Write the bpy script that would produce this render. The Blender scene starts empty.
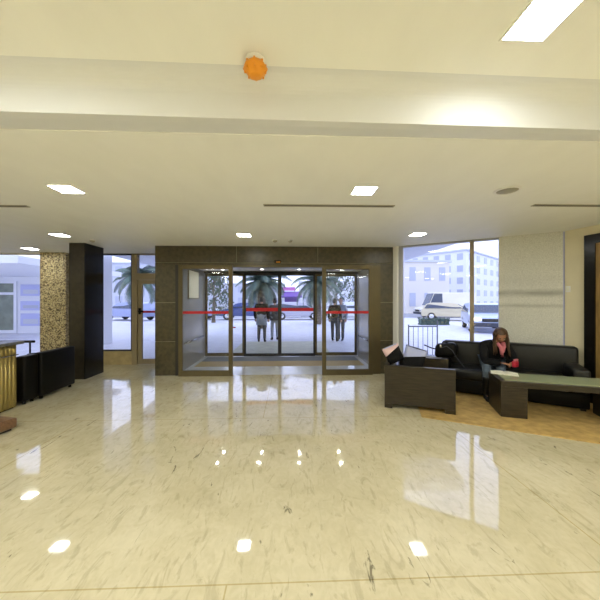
import bpy, bmesh, math, random
from mathutils import Vector, Matrix, Euler
random.seed(7)
R = math.radians
PI = math.pi
S = bpy.context.scene
COL = S.collection

# ------------------------------------------------------------------ camera
CAM_H = 1.60
PSI = R(2.1)                      # the room axis is turned a little against the view axis
cd = bpy.data.cameras.new('camera')
cd.sensor_width = 36.0
cd.lens = 18.0
cd.clip_start = 0.05
cd.clip_end = 500
cam = bpy.data.objects.new('camera', cd)
COL.objects.link(cam)
cam.location = (0, 0, CAM_H)
cam.rotation_euler = (R(90), 0, -PSI)
S.camera = cam

# ------------------------------------------------------------------ world / exposure
S.view_settings.view_transform = 'Standard'
S.view_settings.look = 'None'
S.view_settings.exposure = 1.0
S.view_settings.gamma = 1.0
S.view_settings.use_curve_mapping = False
S.cycles.use_denoising = True
S.cycles.max_bounces = 10
S.cycles.diffuse_bounces = 5
S.cycles.glossy_bounces = 5
S.cycles.transparent_max_bounces = 24
S.cycles.sample_clamp_indirect = 6.0
SKY_COL = (0.60, 0.66, 1.0)
SKY_POWER = 1.25
w = bpy.data.worlds.new('overcast_sky')
S.world = w
w.use_nodes = True
bg = w.node_tree.nodes['Background']
bg.inputs[0].default_value = (*SKY_COL, 1)
bg.inputs[1].default_value = SKY_POWER
LAMP = 25.0                       # emission of a recessed ceiling lamp
LAMP_COL = (0.96, 0.985, 0.93)
SPOT = 110.0                       # emission of the small vestibule downlights


def W(l, d):
    """a floor position given as (metres right, metres ahead) of the viewer"""
    c, s = math.cos(PSI), math.sin(PSI)
    return (l * c + d * s, -l * s + d * c)


# ------------------------------------------------------------------ materials
def newmat(name):
    m = bpy.data.materials.new(name)
    m.use_nodes = True
    return m, m.node_tree.nodes, m.node_tree.links, m.node_tree.nodes['Principled BSDF']


def mat(name, col, rough=0.5, metal=0.0, var=0.0, scale=6.0, bump=0.0, bscale=40.0, coat=0.0, stretch=(1, 1, 1), spec=0.5):
    m, N, L, b = newmat(name)
    b.inputs['Base Color'].default_value = (*col, 1)
    b.inputs['Roughness'].default_value = rough
    b.inputs['Metallic'].default_value = metal
    b.inputs['Coat Weight'].default_value = coat
    b.inputs['Specular IOR Level'].default_value = spec
    if var or bump:
        tc = N.new('ShaderNodeTexCoord')
        mp = N.new('ShaderNodeMapping')
        mp.inputs['Scale'].default_value = stretch
        L.new(tc.outputs['Object'], mp.inputs[0])
    if var:
        n = N.new('ShaderNodeTexNoise')
        n.inputs['Scale'].default_value = scale
        n.inputs['Detail'].default_value = 6
        L.new(mp.outputs[0], n.inputs['Vector'])
        r = N.new('ShaderNodeValToRGB')
        r.color_ramp.elements[0].position = 0.3
        r.color_ramp.elements[1].position = 0.7
        r.color_ramp.elements[0].color = (*[max(0, c * (1 - var)) for c in col], 1)
        r.color_ramp.elements[1].color = (*[min(1, c * (1 + var)) for c in col], 1)
        L.new(n.outputs[0], r.inputs[0])
        L.new(r.outputs[0], b.inputs['Base Color'])
    if bump:
        n2 = N.new('ShaderNodeTexNoise')
        n2.inputs['Scale'].default_value = bscale
        n2.inputs['Detail'].default_value = 4
        L.new(mp.outputs[0], n2.inputs['Vector'])
        bp = N.new('ShaderNodeBump')
        bp.inputs['Strength'].default_value = bump
        bp.inputs['Distance'].default_value = 0.01
        L.new(n2.outputs[0], bp.inputs['Height'])
        L.new(bp.outputs[0], b.inputs['Normal'])
    return m


def emit(name, col, power):
    m, N, L, b = newmat(name)
    b.inputs['Base Color'].default_value = (*col, 1)
    b.inputs['Emission Color'].default_value = (*col, 1)
    b.inputs['Emission Strength'].default_value = power
    return m


def glassmat(name, tint=(0.95, 0.97, 0.97), ior=1.45, rough=0.0):
    m, N, L, b = newmat(name)
    N.remove(b)
    out = N['Material Output']
    t = N.new('ShaderNodeBsdfTransparent')
    t.inputs[0].default_value = (*tint, 1)
    g = N.new('ShaderNodeBsdfGlossy')
    g.inputs['Roughness'].default_value = rough
    f = N.new('ShaderNodeFresnel')
    f.inputs['IOR'].default_value = ior
    mx = N.new('ShaderNodeMixShader')
    L.new(f.outputs[0], mx.inputs[0])
    L.new(t.outputs[0], mx.inputs[1])
    L.new(g.outputs[0], mx.inputs[2])
    L.new(mx.outputs[0], out.inputs[0])
    return m


def marble():
    m, N, L, b = newmat('cream_marble')
    tc = N.new('ShaderNodeTexCoord')

    def mapped(rot, sc):
        mp = N.new('ShaderNodeMapping')
        mp.inputs['Rotation'].default_value = (0, 0, rot)
        mp.inputs['Scale'].default_value = sc
        L.new(tc.outputs['Object'], mp.inputs[0])
        return mp.outputs[0]

    def noise(v, sc, det, dist=0.0):
        n = N.new('ShaderNodeTexNoise')
        n.inputs['Scale'].default_value = sc
        n.inputs['Detail'].default_value = det
        n.inputs['Distortion'].default_value = dist
        n.inputs['Roughness'].default_value = 0.6
        L.new(v, n.inputs['Vector'])
        return n.outputs[0]

    def ramp(v, p0, c0, p1, c1):
        r = N.new('ShaderNodeValToRGB')
        e = r.color_ramp.elements
        e[0].position, e[1].position = p0, p1
        e[0].color, e[1].color = (*c0, 1), (*c1, 1)
        L.new(v, r.inputs[0])
        return r.outputs[0]

    def mix(f, a, c, mode='MIX'):
        x = N.new('ShaderNodeMix')
        x.data_type = 'RGBA'
        x.blend_type = mode
        if isinstance(f, float):
            x.inputs[0].default_value = f
        else:
            L.new(f, x.inputs[0])
        L.new(a, x.inputs[6])
        L.new(c, x.inputs[7])
        return x.outputs[2]
    cloud = ramp(noise(mapped(0, (1, 1, 1)), 1.6, 5, 0.6), 0.3, (0.60, 0.535, 0.36), 0.72, (0.72, 0.655, 0.475))
    # two vein directions that alternate from slab to slab
    va = ramp(noise(mapped(R(40), (3.0, 0.8, 1)), 3.2, 10, 2.2), 0.36, (0.62, 0.59, 0.52), 0.45, (1, 1, 1))
    vb = ramp(noise(mapped(R(-44), (3.0, 0.8, 1)), 3.2, 10, 2.2), 0.36, (0.62, 0.59, 0.52), 0.45, (1, 1, 1))
    ck = N.new('ShaderNodeTexChecker')
    ck.inputs['Scale'].default_value = 0.42
    L.new(tc.outputs['Object'], ck.inputs['Vector'])
    veins = mix(ck.outputs['Fac'], va, vb)
    # sparse dark short veins
    vc = ramp(noise(mapped(R(48), (4.5, 1.1, 1)), 2.0, 9, 1.8), 0.30, (0.28, 0.27, 0.26), 0.345, (1, 1, 1))
    vd = ramp(noise(mapped(R(62), (7, 1.2, 1)), 1.2, 10, 2.4), 0.485, (0, 0, 0), 0.5, (1, 1, 1))
    col = mix(0.42, cloud, veins, 'MULTIPLY')
    grain = ramp(noise(mapped(R(20), (1.6, 1, 1)), 11, 9, 1.0), 0.34, (0.84, 0.83, 0.78), 0.62, (1, 1, 1))
    col = mix(0.55, col, grain, 'MULTIPLY')
    dusk = ramp(noise(mapped(R(-15), (1, 1, 1)), 2.3, 7, 2.0), 0.26, (0.74, 0.72, 0.66), 0.42, (1, 1, 1))
    col = mix(0.6, col, dusk, 'MULTIPLY')
    col = mix(0.85, col, vc, 'MULTIPLY')
    # slab joints
    br = N.new('ShaderNodeTexBrick')
    br.offset = 0.5
    br.inputs['Scale'].default_value = 1.0
    br.inputs['Brick Width'].default_value = 4.76
    br.inputs['Row Height'].default_value = 2.38
    br.inputs['Mortar Size'].default_value = 0.005
    br.inputs['Mortar Smooth'].default_value = 0.2
    br.inputs['Color1'].default_value = (1, 1, 1, 1)
    br.inputs['Color2'].default_value = (0.965, 0.955, 0.935, 1)
    br.inputs['Mortar'].default_value = (0.74, 0.67, 0.50, 1)
    mp = N.new('ShaderNodeMapping')
    mp.inputs['Location'].default_value = (0.35, -1.70, 0)
    L.new(tc.outputs['Object'], mp.inputs[0])
    L.new(mp.outputs[0], br.inputs['Vector'])
    col = mix(0.9, col, br.outputs['Color'], 'MULTIPLY')
    L.new(col, b.inputs['Base Color'])
    b.inputs['Roughness'].default_value = 0.05
    b.inputs['IOR'].default_value = 1.52
    b.inputs['Coat Weight'].default_value = 0.45
    b.inputs['Coat Roughness'].default_value = 0.02
    # gentle unevenness between and inside the slabs
    n = noise(mapped(0, (1, 1, 1)), 1.3, 2)
    bp = N.new('ShaderNodeBump')
    bp.inputs['Strength'].default_value = 0.06
    bp.inputs['Distance'].default_value = 0.05
    L.new(n, bp.inputs['Height'])
    L.new(bp.outputs[0], b.inputs['Normal'])
    L.new(bp.outputs[0], b.inputs['Coat Normal'])
    return m


def mosaic():
    m, N, L, b = newmat('pebble_mosaic')
    tc = N.new('ShaderNodeTexCoord')
    v = N.new('ShaderNodeTexVoronoi')
    v.inputs['Scale'].default_value = 52
    L.new(tc.outputs['Object'], v.inputs['Vector'])
    sep = N.new('ShaderNodeSeparateColor')
    L.new(v.outputs['Color'], sep.inputs[0])
    r = N.new('ShaderNodeValToRGB')
    e = r.color_ramp.elements
    e[0].position, e[0].color = 0.0, (0.055, 0.036, 0.018, 1)
    e[1].position, e[1].color = 1.0, (0.66, 0.56, 0.34, 1)
    x = e.new(0.30); x.color = (0.10, 0.065, 0.03, 1)
    x = e.new(0.42); x.color = (0.42, 0.33, 0.16, 1)
    x = e.new(0.75); x.color = (0.56, 0.46, 0.26, 1)
    L.new(sep.outputs[0], r.inputs[0])
    L.new(r.outputs[0], b.inputs['Base Color'])
    b.inputs['Roughness'].default_value = 0.45
    bp = N.new('ShaderNodeBump')
    bp.inputs['Strength'].default_value = 0.5
    bp.inputs['Distance'].default_value = 0.01
    bp.invert = True
    L.new(v.outputs['Distance'], bp.inputs['Height'])
    L.new(bp.outputs[0], b.inputs['Normal'])
    return m


def stucco():
    m, N, L, b = newmat('rough_white_stucco')
    tc = N.new('ShaderNodeTexCoord')
    n = N.new('ShaderNodeTexNoise')
    n.inputs['Scale'].default_value = 55
    n.inputs['Detail'].default_value = 7
    n.inputs['Roughness'].default_value = 0.75
    L.new(tc.outputs['Object'], n.inputs['Vector'])
    r = N.new('ShaderNodeValToRGB')
    r.color_ramp.elements[0].position, r.color_ramp.elements[0].color = 0.30, (0.50, 0.50, 0.46, 1)
    r.color_ramp.elements[1].position, r.color_ramp.elements[1].color = 0.60, (0.72, 0.715, 0.665, 1)
    L.new(n.outputs[0], r.inputs[0])
    # long horizontal grey streaks, shade and reflection painted as colour, at two heights
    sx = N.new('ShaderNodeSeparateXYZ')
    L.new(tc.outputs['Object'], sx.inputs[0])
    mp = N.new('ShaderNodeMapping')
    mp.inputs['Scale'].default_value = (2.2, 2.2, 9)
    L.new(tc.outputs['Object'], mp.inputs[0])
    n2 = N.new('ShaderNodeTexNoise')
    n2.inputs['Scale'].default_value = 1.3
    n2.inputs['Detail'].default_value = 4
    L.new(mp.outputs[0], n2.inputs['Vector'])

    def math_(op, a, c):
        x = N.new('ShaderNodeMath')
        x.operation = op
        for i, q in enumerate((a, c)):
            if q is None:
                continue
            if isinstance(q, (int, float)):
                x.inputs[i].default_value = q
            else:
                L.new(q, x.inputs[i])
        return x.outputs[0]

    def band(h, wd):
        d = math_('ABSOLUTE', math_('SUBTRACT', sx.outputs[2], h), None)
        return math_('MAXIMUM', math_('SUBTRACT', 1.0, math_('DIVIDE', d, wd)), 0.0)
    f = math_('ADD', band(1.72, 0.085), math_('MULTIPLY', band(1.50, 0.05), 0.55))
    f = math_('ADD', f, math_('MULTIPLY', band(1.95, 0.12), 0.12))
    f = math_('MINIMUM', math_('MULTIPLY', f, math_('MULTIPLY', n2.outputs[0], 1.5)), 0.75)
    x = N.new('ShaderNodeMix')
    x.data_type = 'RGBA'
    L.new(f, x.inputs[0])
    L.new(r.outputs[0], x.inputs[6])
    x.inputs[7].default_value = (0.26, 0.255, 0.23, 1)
    L.new(x.outputs[2], b.inputs['Base Color'])
    b.inputs['Roughness'].default_value = 0.85
    bp = N.new('ShaderNodeBump')
    bp.inputs['Strength'].default_value = 0.5
    bp.inputs['Distance'].default_value = 0.01
    L.new(n.outputs[0], bp.inputs['Height'])
    L.new(bp.outputs[0], b.inputs['Normal'])
    return m


M = dict(
    marble=marble(), mosaic=mosaic(), stucco=stucco(),
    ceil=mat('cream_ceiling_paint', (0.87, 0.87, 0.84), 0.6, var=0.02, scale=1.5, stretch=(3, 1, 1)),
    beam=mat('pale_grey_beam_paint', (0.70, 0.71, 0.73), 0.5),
    white=mat('white_paint', (0.84, 0.83, 0.82), 0.45),
    cream=mat('cream_wall_paint', (0.78, 0.71, 0.52), 0.6, var=0.03, scale=3),
    stone=mat('brown_granite', (0.064, 0.052, 0.026), 0.34, var=0.35, scale=14, bump=0.05),
    grout=mat('pale_grout', (0.33, 0.29, 0.18), 0.7),
    black_stone=mat('black_stone', (0.007, 0.006, 0.005), 0.22, spec=0.35, var=0.4, scale=9),
    brown_stone=mat('dark_brown_stone', (0.022, 0.017, 0.010), 0.35, spec=0.4, var=0.4, scale=12),
    bronze=mat('bronze_aluminium', (0.115, 0.091, 0.046), 0.38, 0.55, var=0.08, scale=4),
    darkframe=mat('dark_bronze_frame', (0.035, 0.034, 0.032), 0.4, 0.4),
    tan=mat('tan_stone', (0.42, 0.33, 0.17), 0.4, var=0.15, scale=8),
    tanframe=mat('tan_painted_frame', (0.30, 0.24, 0.14), 0.45),
    greypost=mat('grey_aluminium', (0.36, 0.37, 0.40), 0.4, 0.4),
    panel=mat('satin_grey_panel', (0.40, 0.39, 0.40), 0.20, 0.3, bump=0.05, bscale=4, stretch=(1, 1, 0.1)),
    glass=glassmat('clear_glass', (0.97, 0.985, 0.985), 1.35),
    tabletop=mat('green_backed_glass', (0.36, 0.40, 0.25), 0.10),
    red=mat('red_safety_film', (0.52, 0.006, 0.012), 0.5),
    leather=mat('black_leather', (0.005, 0.0048, 0.0045), 0.34, var=0.2, scale=20, bump=0.12, bscale=60, spec=0.32),
    leather2=mat('matte_black_leather', (0.005, 0.0046, 0.004), 0.45, var=0.2, scale=20, bump=0.1, bscale=60, spec=0.16),
    wood=mat('dark_wenge_wood', (0.030, 0.022, 0.012), 0.36, spec=0.35, var=0.45, scale=5, stretch=(1, 1, 9)),
    rug=mat('tan_carpet', (0.48, 0.32, 0.11), 0.95, var=0.22, scale=9, bump=0.4, bscale=160),
    rugedge=mat('pale_carpet_border', (0.60, 0.45, 0.22), 0.95, var=0.15, scale=12, bump=0.4, bscale=160),
    brass=mat('brushed_brass', (0.52, 0.40, 0.14), 0.27, 0.65, var=0.06, scale=8, stretch=(1, 1, 0.1)),
    granite=mat('grey_granite_top', (0.16, 0.16, 0.15), 0.2, var=0.3, scale=30),
    chrome=mat('chrome', (0.75, 0.75, 0.75), 0.15, 1.0),
    lamp=emit('lamp_diffuser', LAMP_COL, LAMP),
    spot=emit('spot_diffuser', (1.0, 0.95, 0.82), SPOT),
    orange=mat('orange_plastic', (0.82, 0.31, 0.012), 0.35),
    slot=mat('dark_slot', (0.05, 0.045, 0.035), 0.6),
    slotframe=mat('slot_frame', (0.34, 0.32, 0.25), 0.5),
    plaza=mat('pale_plaza_paving', (0.70, 0.70, 0.74), 0.6, var=0.08, scale=2.5),
    walk=mat('buff_walkway', (0.62, 0.61, 0.44), 0.6, var=0.1, scale=3),
    road=mat('asphalt', (0.30, 0.31, 0.34), 0.8, var=0.1, scale=3),
    vfloor=mat('pale_grey_polished_tile', (0.62, 0.64, 0.68), 0.08, var=0.06, scale=4),
    greymat=mat('grey_entry_mat', (0.17, 0.19, 0.23), 0.9, var=0.2, scale=60),
    brownmat=mat('brown_entry_mat', (0.36, 0.27, 0.115), 0.6, var=0.12, scale=40),
    extwhite=mat('white_render', (0.82, 0.83, 0.86), 0.7),
    extcream=mat('cream_render', (0.76, 0.72, 0.64), 0.7),
    extgrey=mat('grey_render', (0.60, 0.62, 0.68), 0.7),
    extwin=mat('window_dark_glass', (0.47, 0.50, 0.60), 0.3),
    palm=mat('palm_green', (0.10, 0.155, 0.115), 0.55, var=0.3, scale=3),
    leaf=mat('tree_leaf_green', (0.085, 0.12, 0.075), 0.6, var=0.4, scale=1.5),
    trunk=mat('palm_bark', (0.16, 0.13, 0.10), 0.9, var=0.3, scale=12, bump=0.5),
    skin=mat('skin', (0.42, 0.20, 0.115), 0.5),
    skinp=mat('pale_skin', (0.50, 0.30, 0.21), 0.5),
    lips=mat('lips', (0.34, 0.07, 0.06), 0.4),
    eye=mat('eye_dark', (0.03, 0.02, 0.015), 0.2),
    hair=mat('brown_hair', (0.075, 0.037, 0.016), 0.42, var=0.45, scale=9, stretch=(5, 5, 0.4)),
    darkhair=mat('dark_hair', (0.02, 0.016, 0.014), 0.5),
    blackcloth=mat('black_cloth', (0.006, 0.006, 0.007), 0.8, spec=0.2, var=0.2, scale=15),
    jeans=mat('blue_grey_denim', (0.085, 0.115, 0.155), 0.85, var=0.25, scale=30),
    greycloth=mat('grey_cloth', (0.30, 0.34, 0.40), 0.85, var=0.1, scale=12),
    darkgrey=mat('charcoal_cloth', (0.055, 0.06, 0.075), 0.85),
    pink=mat('pink_cloth', (0.58, 0.17, 0.21), 0.8),
    redwood=mat('reddish_wood', (0.17, 0.085, 0.035), 0.4, var=0.3, scale=6, stretch=(1, 8, 8)),
    crimson=mat('crimson_leatherette', (0.48, 0.02, 0.045), 0.4),
    paper=mat('white_paper', (0.85, 0.84, 0.72), 0.5),
    greenpaper=mat('pale_green_print', (0.55, 0.62, 0.36), 0.5),
    lav=mat('pale_lavender_cloth', (0.42, 0.46, 0.74), 0.7),
    palepink=mat('pale_pink_cloth', (0.74, 0.52, 0.52), 0.7),
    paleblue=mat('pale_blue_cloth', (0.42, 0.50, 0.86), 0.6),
    tyre=mat('tyre_rubber', (0.02, 0.02, 0.022), 0.8),
    carglass=mat('car_glass', (0.05, 0.07, 0.11), 0.08),
    purple=mat('purple_awning', (0.17, 0.09, 0.36), 0.7),
    magenta=mat('magenta_sign', (0.55, 0.16, 0.45), 0.6),
    rail=mat('dark_rail_paint', (0.12, 0.13, 0.16), 0.5),
    hedge=mat('hedge_green', (0.10, 0.15, 0.12), 0.8, var=0.3, scale=6),
    doorwood=mat('amber_wood', (0.30, 0.19, 0.06), 0.35, var=0.3, scale=4, stretch=(6, 6, 1)),
    greenish=mat('dim_green_interior', (0.16, 0.20, 0.15), 0.4, var=0.3, scale=3),
    yellow=mat('yellow_paint', (0.68, 0.52, 0.10), 0.6),
    notice=mat('pale_blue_notice', (0.50, 0.53, 0.80), 0.6),
    headlamp=emit('lit_headlamp', (1.0, 0.86, 0.62), 2.5),
)


# ------------------------------------------------------------------ mesh helpers
class MB:
    def __init__(self):
        self.bm = bmesh.new()
        self.mats = []
        self.mi = 0

    def use(self, m):
        if m not in self.mats:
            self.mats.append(m)
        self.mi = self.mats.index(m)
        return self

    def _mark(self, faces, smooth=False):
        for f in faces:
            f.material_index = self.mi
            f.smooth = smooth

    def box(self, x0, x1, y0, y1, z0, z1, rot=None):
        vs = [self.bm.verts.new((x, y, z)) for z in (z0, z1) for y in (y0, y1) for x in (x0, x1)]
        idx = [(0, 2, 3, 1), (4, 5, 7, 6), (0, 1, 5, 4), (2, 6, 7, 3), (0, 4, 6, 2), (1, 3, 7, 5)]
        fs = [self.bm.faces.new([vs[i] for i in q]) for q in idx]
        if rot is not None:
            for v in vs:
                v.co = rot @ v.co
        self._mark(fs)
        return vs

    def rbox(self, x0, x1, y0, y1, z0, z1, r=0.03, seg=3, rot=None):
        """box with rounded edges"""
        t = bmesh.new()
        vs = [t.verts.new((x, y, z)) for z in (z0, z1) for y in (y0, y1) for x in (x0, x1)]
        for q in [(0, 2, 3, 1), (4, 5, 7, 6), (0, 1, 5, 4), (2, 6, 7, 3), (0, 4, 6, 2), (1, 3, 7, 5)]:
            t.faces.new([vs[i] for i in q])
        bmesh.ops.bevel(t, geom=list(t.edges), offset=r, segments=seg, profile=0.5, affect='EDGES')
        return self.merge(t, rot, True)

    def merge(self, t, rot=None, smooth=True):
        t.verts.ensure_lookup_table()
        mp = {}
        out = []
        for v in t.verts:
            co = rot @ v.co if rot is not None else v.co
            nv = self.bm.verts.new(co)
            mp[v] = nv
            out.append(nv)
        fs = []
        for f in t.faces:
            try:
                fs.append(self.bm.faces.new([mp[v] for v in f.verts]))
            except ValueError:
                pass
        self._mark(fs, smooth)
        t.free()
        return out

    def prism(self, pts, z0, z1):
        a = [self.bm.verts.new((p[0], p[1], z0)) for p in pts]
        b = [self.bm.verts.new((p[0], p[1], z1)) for p in pts]
        n = len(pts)
        fs = [self.bm.faces.new(a[::-1]), self.bm.faces.new(b)]
        for i in range(n):
            j = (i + 1) % n
            fs.append(self.bm.faces.new((a[i], a[j], b[j], b[i])))
        self._mark(fs)
        return a + b

    def extrude_yz(self, pts, x0, x1, smooth=False):
        """profile in (y,z) pulled along x"""
        a = [self.bm.verts.new((x0, p[0], p[1])) for p in pts]
        b = [self.bm.verts.new((x1, p[0], p[1])) for p in pts]
        n = len(pts)
        fs = [self.bm.faces.new(a), self.bm.faces.new(b[::-1])]
        for i in range(n):
            j = (i + 1) % n
            fs.append(self.bm.faces.new((a[j], a[i], b[i], b[j])))
        self._mark(fs, smooth)
        return a + b

    def extrude_xz(self, pts, y0, y1, smooth=False):
        a = [self.bm.verts.new((p[0], y0, p[1])) for p in pts]
        b = [self.bm.verts.new((p[0], y1, p[1])) for p in pts]
        n = len(pts)
        fs = [self.bm.faces.new(a), self.bm.faces.new(b[::-1])]
        for i in range(n):
            j = (i + 1) % n
            fs.append(self.bm.faces.new((a[j], a[i], b[i], b[j])))
        self._mark(fs, smooth)
        return a + b

    def tube(self, pts, r, n=8, r1=None):
        """round bar through points; radius from r to r1"""
        pts = [Vector(p) for p in pts]
        rings = []
        up = Vector((0, 0, 1))
        for i, p in enumerate(pts):
            d = (pts[min(i + 1, len(pts) - 1)] - pts[max(i - 1, 0)]).normalized()
            a = d.cross(up)
            if a.length < 1e-3:
                a = d.cross(Vector((1, 0, 0)))
            a.normalize()
            c = d.cross(a).normalized()
            t = i / max(1, len(pts) - 1)
            rr = r if r1 is None else r + (r1 - r) * t
            rings.append([self.bm.verts.new(p + rr * (a * math.cos(2 * PI * k / n) + c * math.sin(2 * PI * k / n))) for k in range(n)])
        fs = []
        for i in range(len(rings) - 1):
            for k in range(n):
                j = (k + 1) % n
                fs.append(self.bm.faces.new((rings[i][k], rings[i][j], rings[i + 1][j], rings[i + 1][k])))
        fs.append(self.bm.faces.new(rings[0][::-1]))
        fs.append(self.bm.faces.new(rings[-1]))
        self._mark(fs, True)

    def lathe(self, prof, n=24, cx=0, cy=0, rot=None):
        """profile of (radius, z) turned about the vertical"""
        rings = []
        for r, z in prof:
            ring = []
            for k in range(n):
                co = Vector((cx + r * math.cos(2 * PI * k / n), cy + r * math.sin(2 * PI * k / n), z))
                ring.append(self.bm.verts.new(rot @ co if rot is not None else co))
            rings.append(ring)
        fs = []
        for i in range(len(rings) - 1):
            for k in range(n):
                j = (k + 1) % n
                fs.append(self.bm.faces.new((rings[i][k], rings[i][j], rings[i + 1][j], rings[i + 1][k])))
        fs.append(self.bm.faces.new(rings[0][::-1]))
        fs.append(self.bm.faces.new(rings[-1]))
        self._mark(fs, True)

    def ball(self, c, r, n=12, sc=(1, 1, 1), rot=None):
        t = bmesh.new()
        bmesh.ops.create_uvsphere(t, u_segments=n * 2, v_segments=n, radius=1)
        for v in t.verts:
            co = Vector((v.co.x * r * sc[0], v.co.y * r * sc[1], v.co.z * r * sc[2]))
            if rot is not None:
                co = rot @ co
            v.co = co + Vector(c)
        return self.merge(t)

    def quad(self, *ps):
        f = self.bm.faces.new([self.bm.verts.new(p) for p in ps])
        self._mark([f])

    def build(self, name, m=None, parent=None, bevel=0, fix=True):
        if m is not None and not self.mats:
            self.mats = [m]
        if fix:
            bmesh.ops.recalc_face_normals(self.bm, faces=self.bm.faces)
        me = bpy.data.meshes.new(name)
        self.bm.to_mesh(me)
        self.bm.free()
        for q in self.mats:
            me.materials.append(q)
        o = bpy.data.objects.new(name, me)
        COL.objects.link(o)
        if parent is not None:
            o.parent = parent
        if bevel:
            b = o.modifiers.new('bevel', 'BEVEL')
            b.width = bevel
            b.segments = 2
            b.limit_method = 'ANGLE'
        return o


def tag(o, label, cat, group=None):
    o['label'] = label
    o['category'] = cat
    if group:
        o['group'] = group
    return o


def thing(name, label, cat, loc=(0, 0, 0), rz=0.0, group=None):
    o = bpy.data.objects.new(name, None)
    COL.objects.link(o)
    o.location = loc
    o.rotation_euler = (0, 0, rz)
    o.empty_display_size = 0.1
    return tag(o, label, cat, group)


def struct(name, loc=(0, 0, 0), rz=0.0):
    o = bpy.data.objects.new(name, None)
    COL.objects.link(o)
    o.location = loc
    o.rotation_euler = (0, 0, rz)
    o['kind'] = 'structure'
    return o


def smesh(mb, name, m=None, bevel=0):
    o = mb.build(name, m, None, bevel)
    o['kind'] = 'structure'
    return o


def copy_tree(o, parent=None):
    c = o.copy()
    COL.objects.link(c)
    if parent is not None:
        c.parent = parent
    for ch in [q for q in bpy.data.objects if q.parent == o]:
        copy_tree(ch, c)
    return c


# ------------------------------------------------------------------ the shell
H = 2.75        # ceiling over the entrance
HN = 2.99       # higher ceiling over the viewer
YP = 6.45       # front of the stone portal
YO = 8.55       # outer doors
YF = 7.60       # left glass facade
PX0, PX1 = -2.83, 2.26
OX0, OX1 = -2.40, 1.98      # portal opening
OH = 2.34
# lounge wall in viewer coordinates
WA = (2.10, 6.42)
WDIR = R(-31)
wd = (math.cos(WDIR), math.sin(WDIR))
wn = (-math.sin(WDIR), math.cos(WDIR))       # points away from the room


def along(t, off=0.0):
    return W(WA[0] + wd[0] * t + wn[0] * off, WA[1] + wd[1] * t + wn[1] * off)


T_END = 2.72
corner = along(T_END)
RW0 = corner
RW1 = W(4.43 + 0.267 * 12.0, 5.02 - 12.0)       # right wall runs back past the viewer
XL = -9.2
YB = -6.6

# floor
def room_plan(mb, y0, z0, z1):
    """the plan of the hall from depth y0 to the facade, in convex pieces"""
    k = (RW0[0] - RW1[0]) / (RW0[1] - RW1[1])
    xr = RW0[0] + (y0 - RW0[1]) * k + 0.15
    mb.prism([(XL, y0), (xr, y0), (corner[0] + 0.15, corner[1]), (XL, corner[1])], z0, z1)
    mb.prism([(XL, corner[1]), (corner[0] + 0.15, corner[1]), along(0, 0.1), (PX1 + 0.1, YP), (XL, YP)], z0, z1)
    mb.prism([(XL, YP), (PX0, YP), (PX0, YF + 0.1), (XL, YF + 0.1)], z0, z1)


f = MB()
room_plan(f, YB, -0.12, 0.0)
smesh(f, 'floor', M['marble'])

# ceiling with its step
BL = W(-9.5, 1.80)
c = MB()
room_plan(c, 2.10, H, H + 0.10)
smesh(c, 'ceiling', M['ceil'])
cn = MB()
cn.box(XL, 9.5, YB, 2.05, HN, HN + 0.10)
smesh(cn, 'ceiling_near', M['ceil'])
st = MB()
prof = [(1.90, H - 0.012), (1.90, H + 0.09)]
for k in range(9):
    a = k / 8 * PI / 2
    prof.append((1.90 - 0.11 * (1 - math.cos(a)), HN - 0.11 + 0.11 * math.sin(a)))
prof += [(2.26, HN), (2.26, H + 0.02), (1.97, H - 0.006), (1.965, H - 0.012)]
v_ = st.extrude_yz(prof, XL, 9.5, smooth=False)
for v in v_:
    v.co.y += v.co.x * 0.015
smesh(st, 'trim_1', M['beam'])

# walls out of the frame that close the room
b = MB(); b.box(XL - 0.1, XL, YB, YF + 0.1, 0, HN + 0.1); smesh(b, 'wall_left', M['cream'])
b = MB(); b.box(XL - 0.1, 10.0, YB - 0.1, YB, 0, HN + 0.1); smesh(b, 'wall_back', M['cream'])
b = MB()
dx, dy = RW1[0] - RW0[0], RW1[1] - RW0[1]
ln = math.hypot(dx, dy)
nx, ny = -dy / ln, dx / ln
b.prism([RW0, RW1, (RW1[0] + nx * 0.12, RW1[1] + ny * 0.12), (RW0[0] + nx * 0.12, RW0[1] + ny * 0.12)], 0, HN + 0.1)
smesh(b, 'wall_right', M['cream'])


# ---- stone portal: slabs with fine joints on a pale backing
p = MB()
p.use(M['grout'])
p.box(PX0 + 0.012, OX0 - 0.012, YP + 0.012, YO - 0.1, 0, H - 0.002)
p.box(OX1 + 0.012, PX1 - 0.012, YP + 0.012, YO - 0.1, 0, H - 0.002)
p.box(PX0 + 0.012, PX1 - 0.012, YP + 0.012, YP + 0.6, OH + 0.012, H - 0.002)
p.use(M['stone'])
g = 0.004
lev = [0.0, 0.72, 1.545, OH + 0.055, H]
for i in range(3):
    z0, z1 = lev[i] + (g if i else 0), lev[i + 1] - g
    for (a0, a1) in ((PX0, OX0), (OX1, PX1)):
        p.box(a0, a1, YP, YP + 0.85, z0, z1)
        p.box(a0, a1, YP + 0.85 + 2 * g, YO - 0.1, z0, z1)
xs = [PX0, -1.12, 0.62, PX1]
for i in range(3):
    p.box(xs[i] + (g if i else 0), xs[i + 1] - (g if i < 2 else 0), YP, YP + 0.6, lev[3] + g, H - 0.001)
p.box(OX0 + g, OX1 - g, YP, YP + 0.6, OH, lev[3] - g)
smesh(p, 'wall_entrance')

# white strip beside the portal, lounge wall under and over the glass
t = MB()
q0, q1 = along(-0.03), along(0.005)
t.prism([(PX1, YP + 0.02), q0, q1, along(0.005, 0.12), (PX1, YP + 0.25)], 0, H)
smesh(t, 'trim_2', M['white'])


def wallbox(mb, t0, t1, o0, o1, z0, z1):
    mb.prism([along(t0, o0), along(t1, o0), along(t1, o1), along(t0, o1)], z0, z1)


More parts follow.
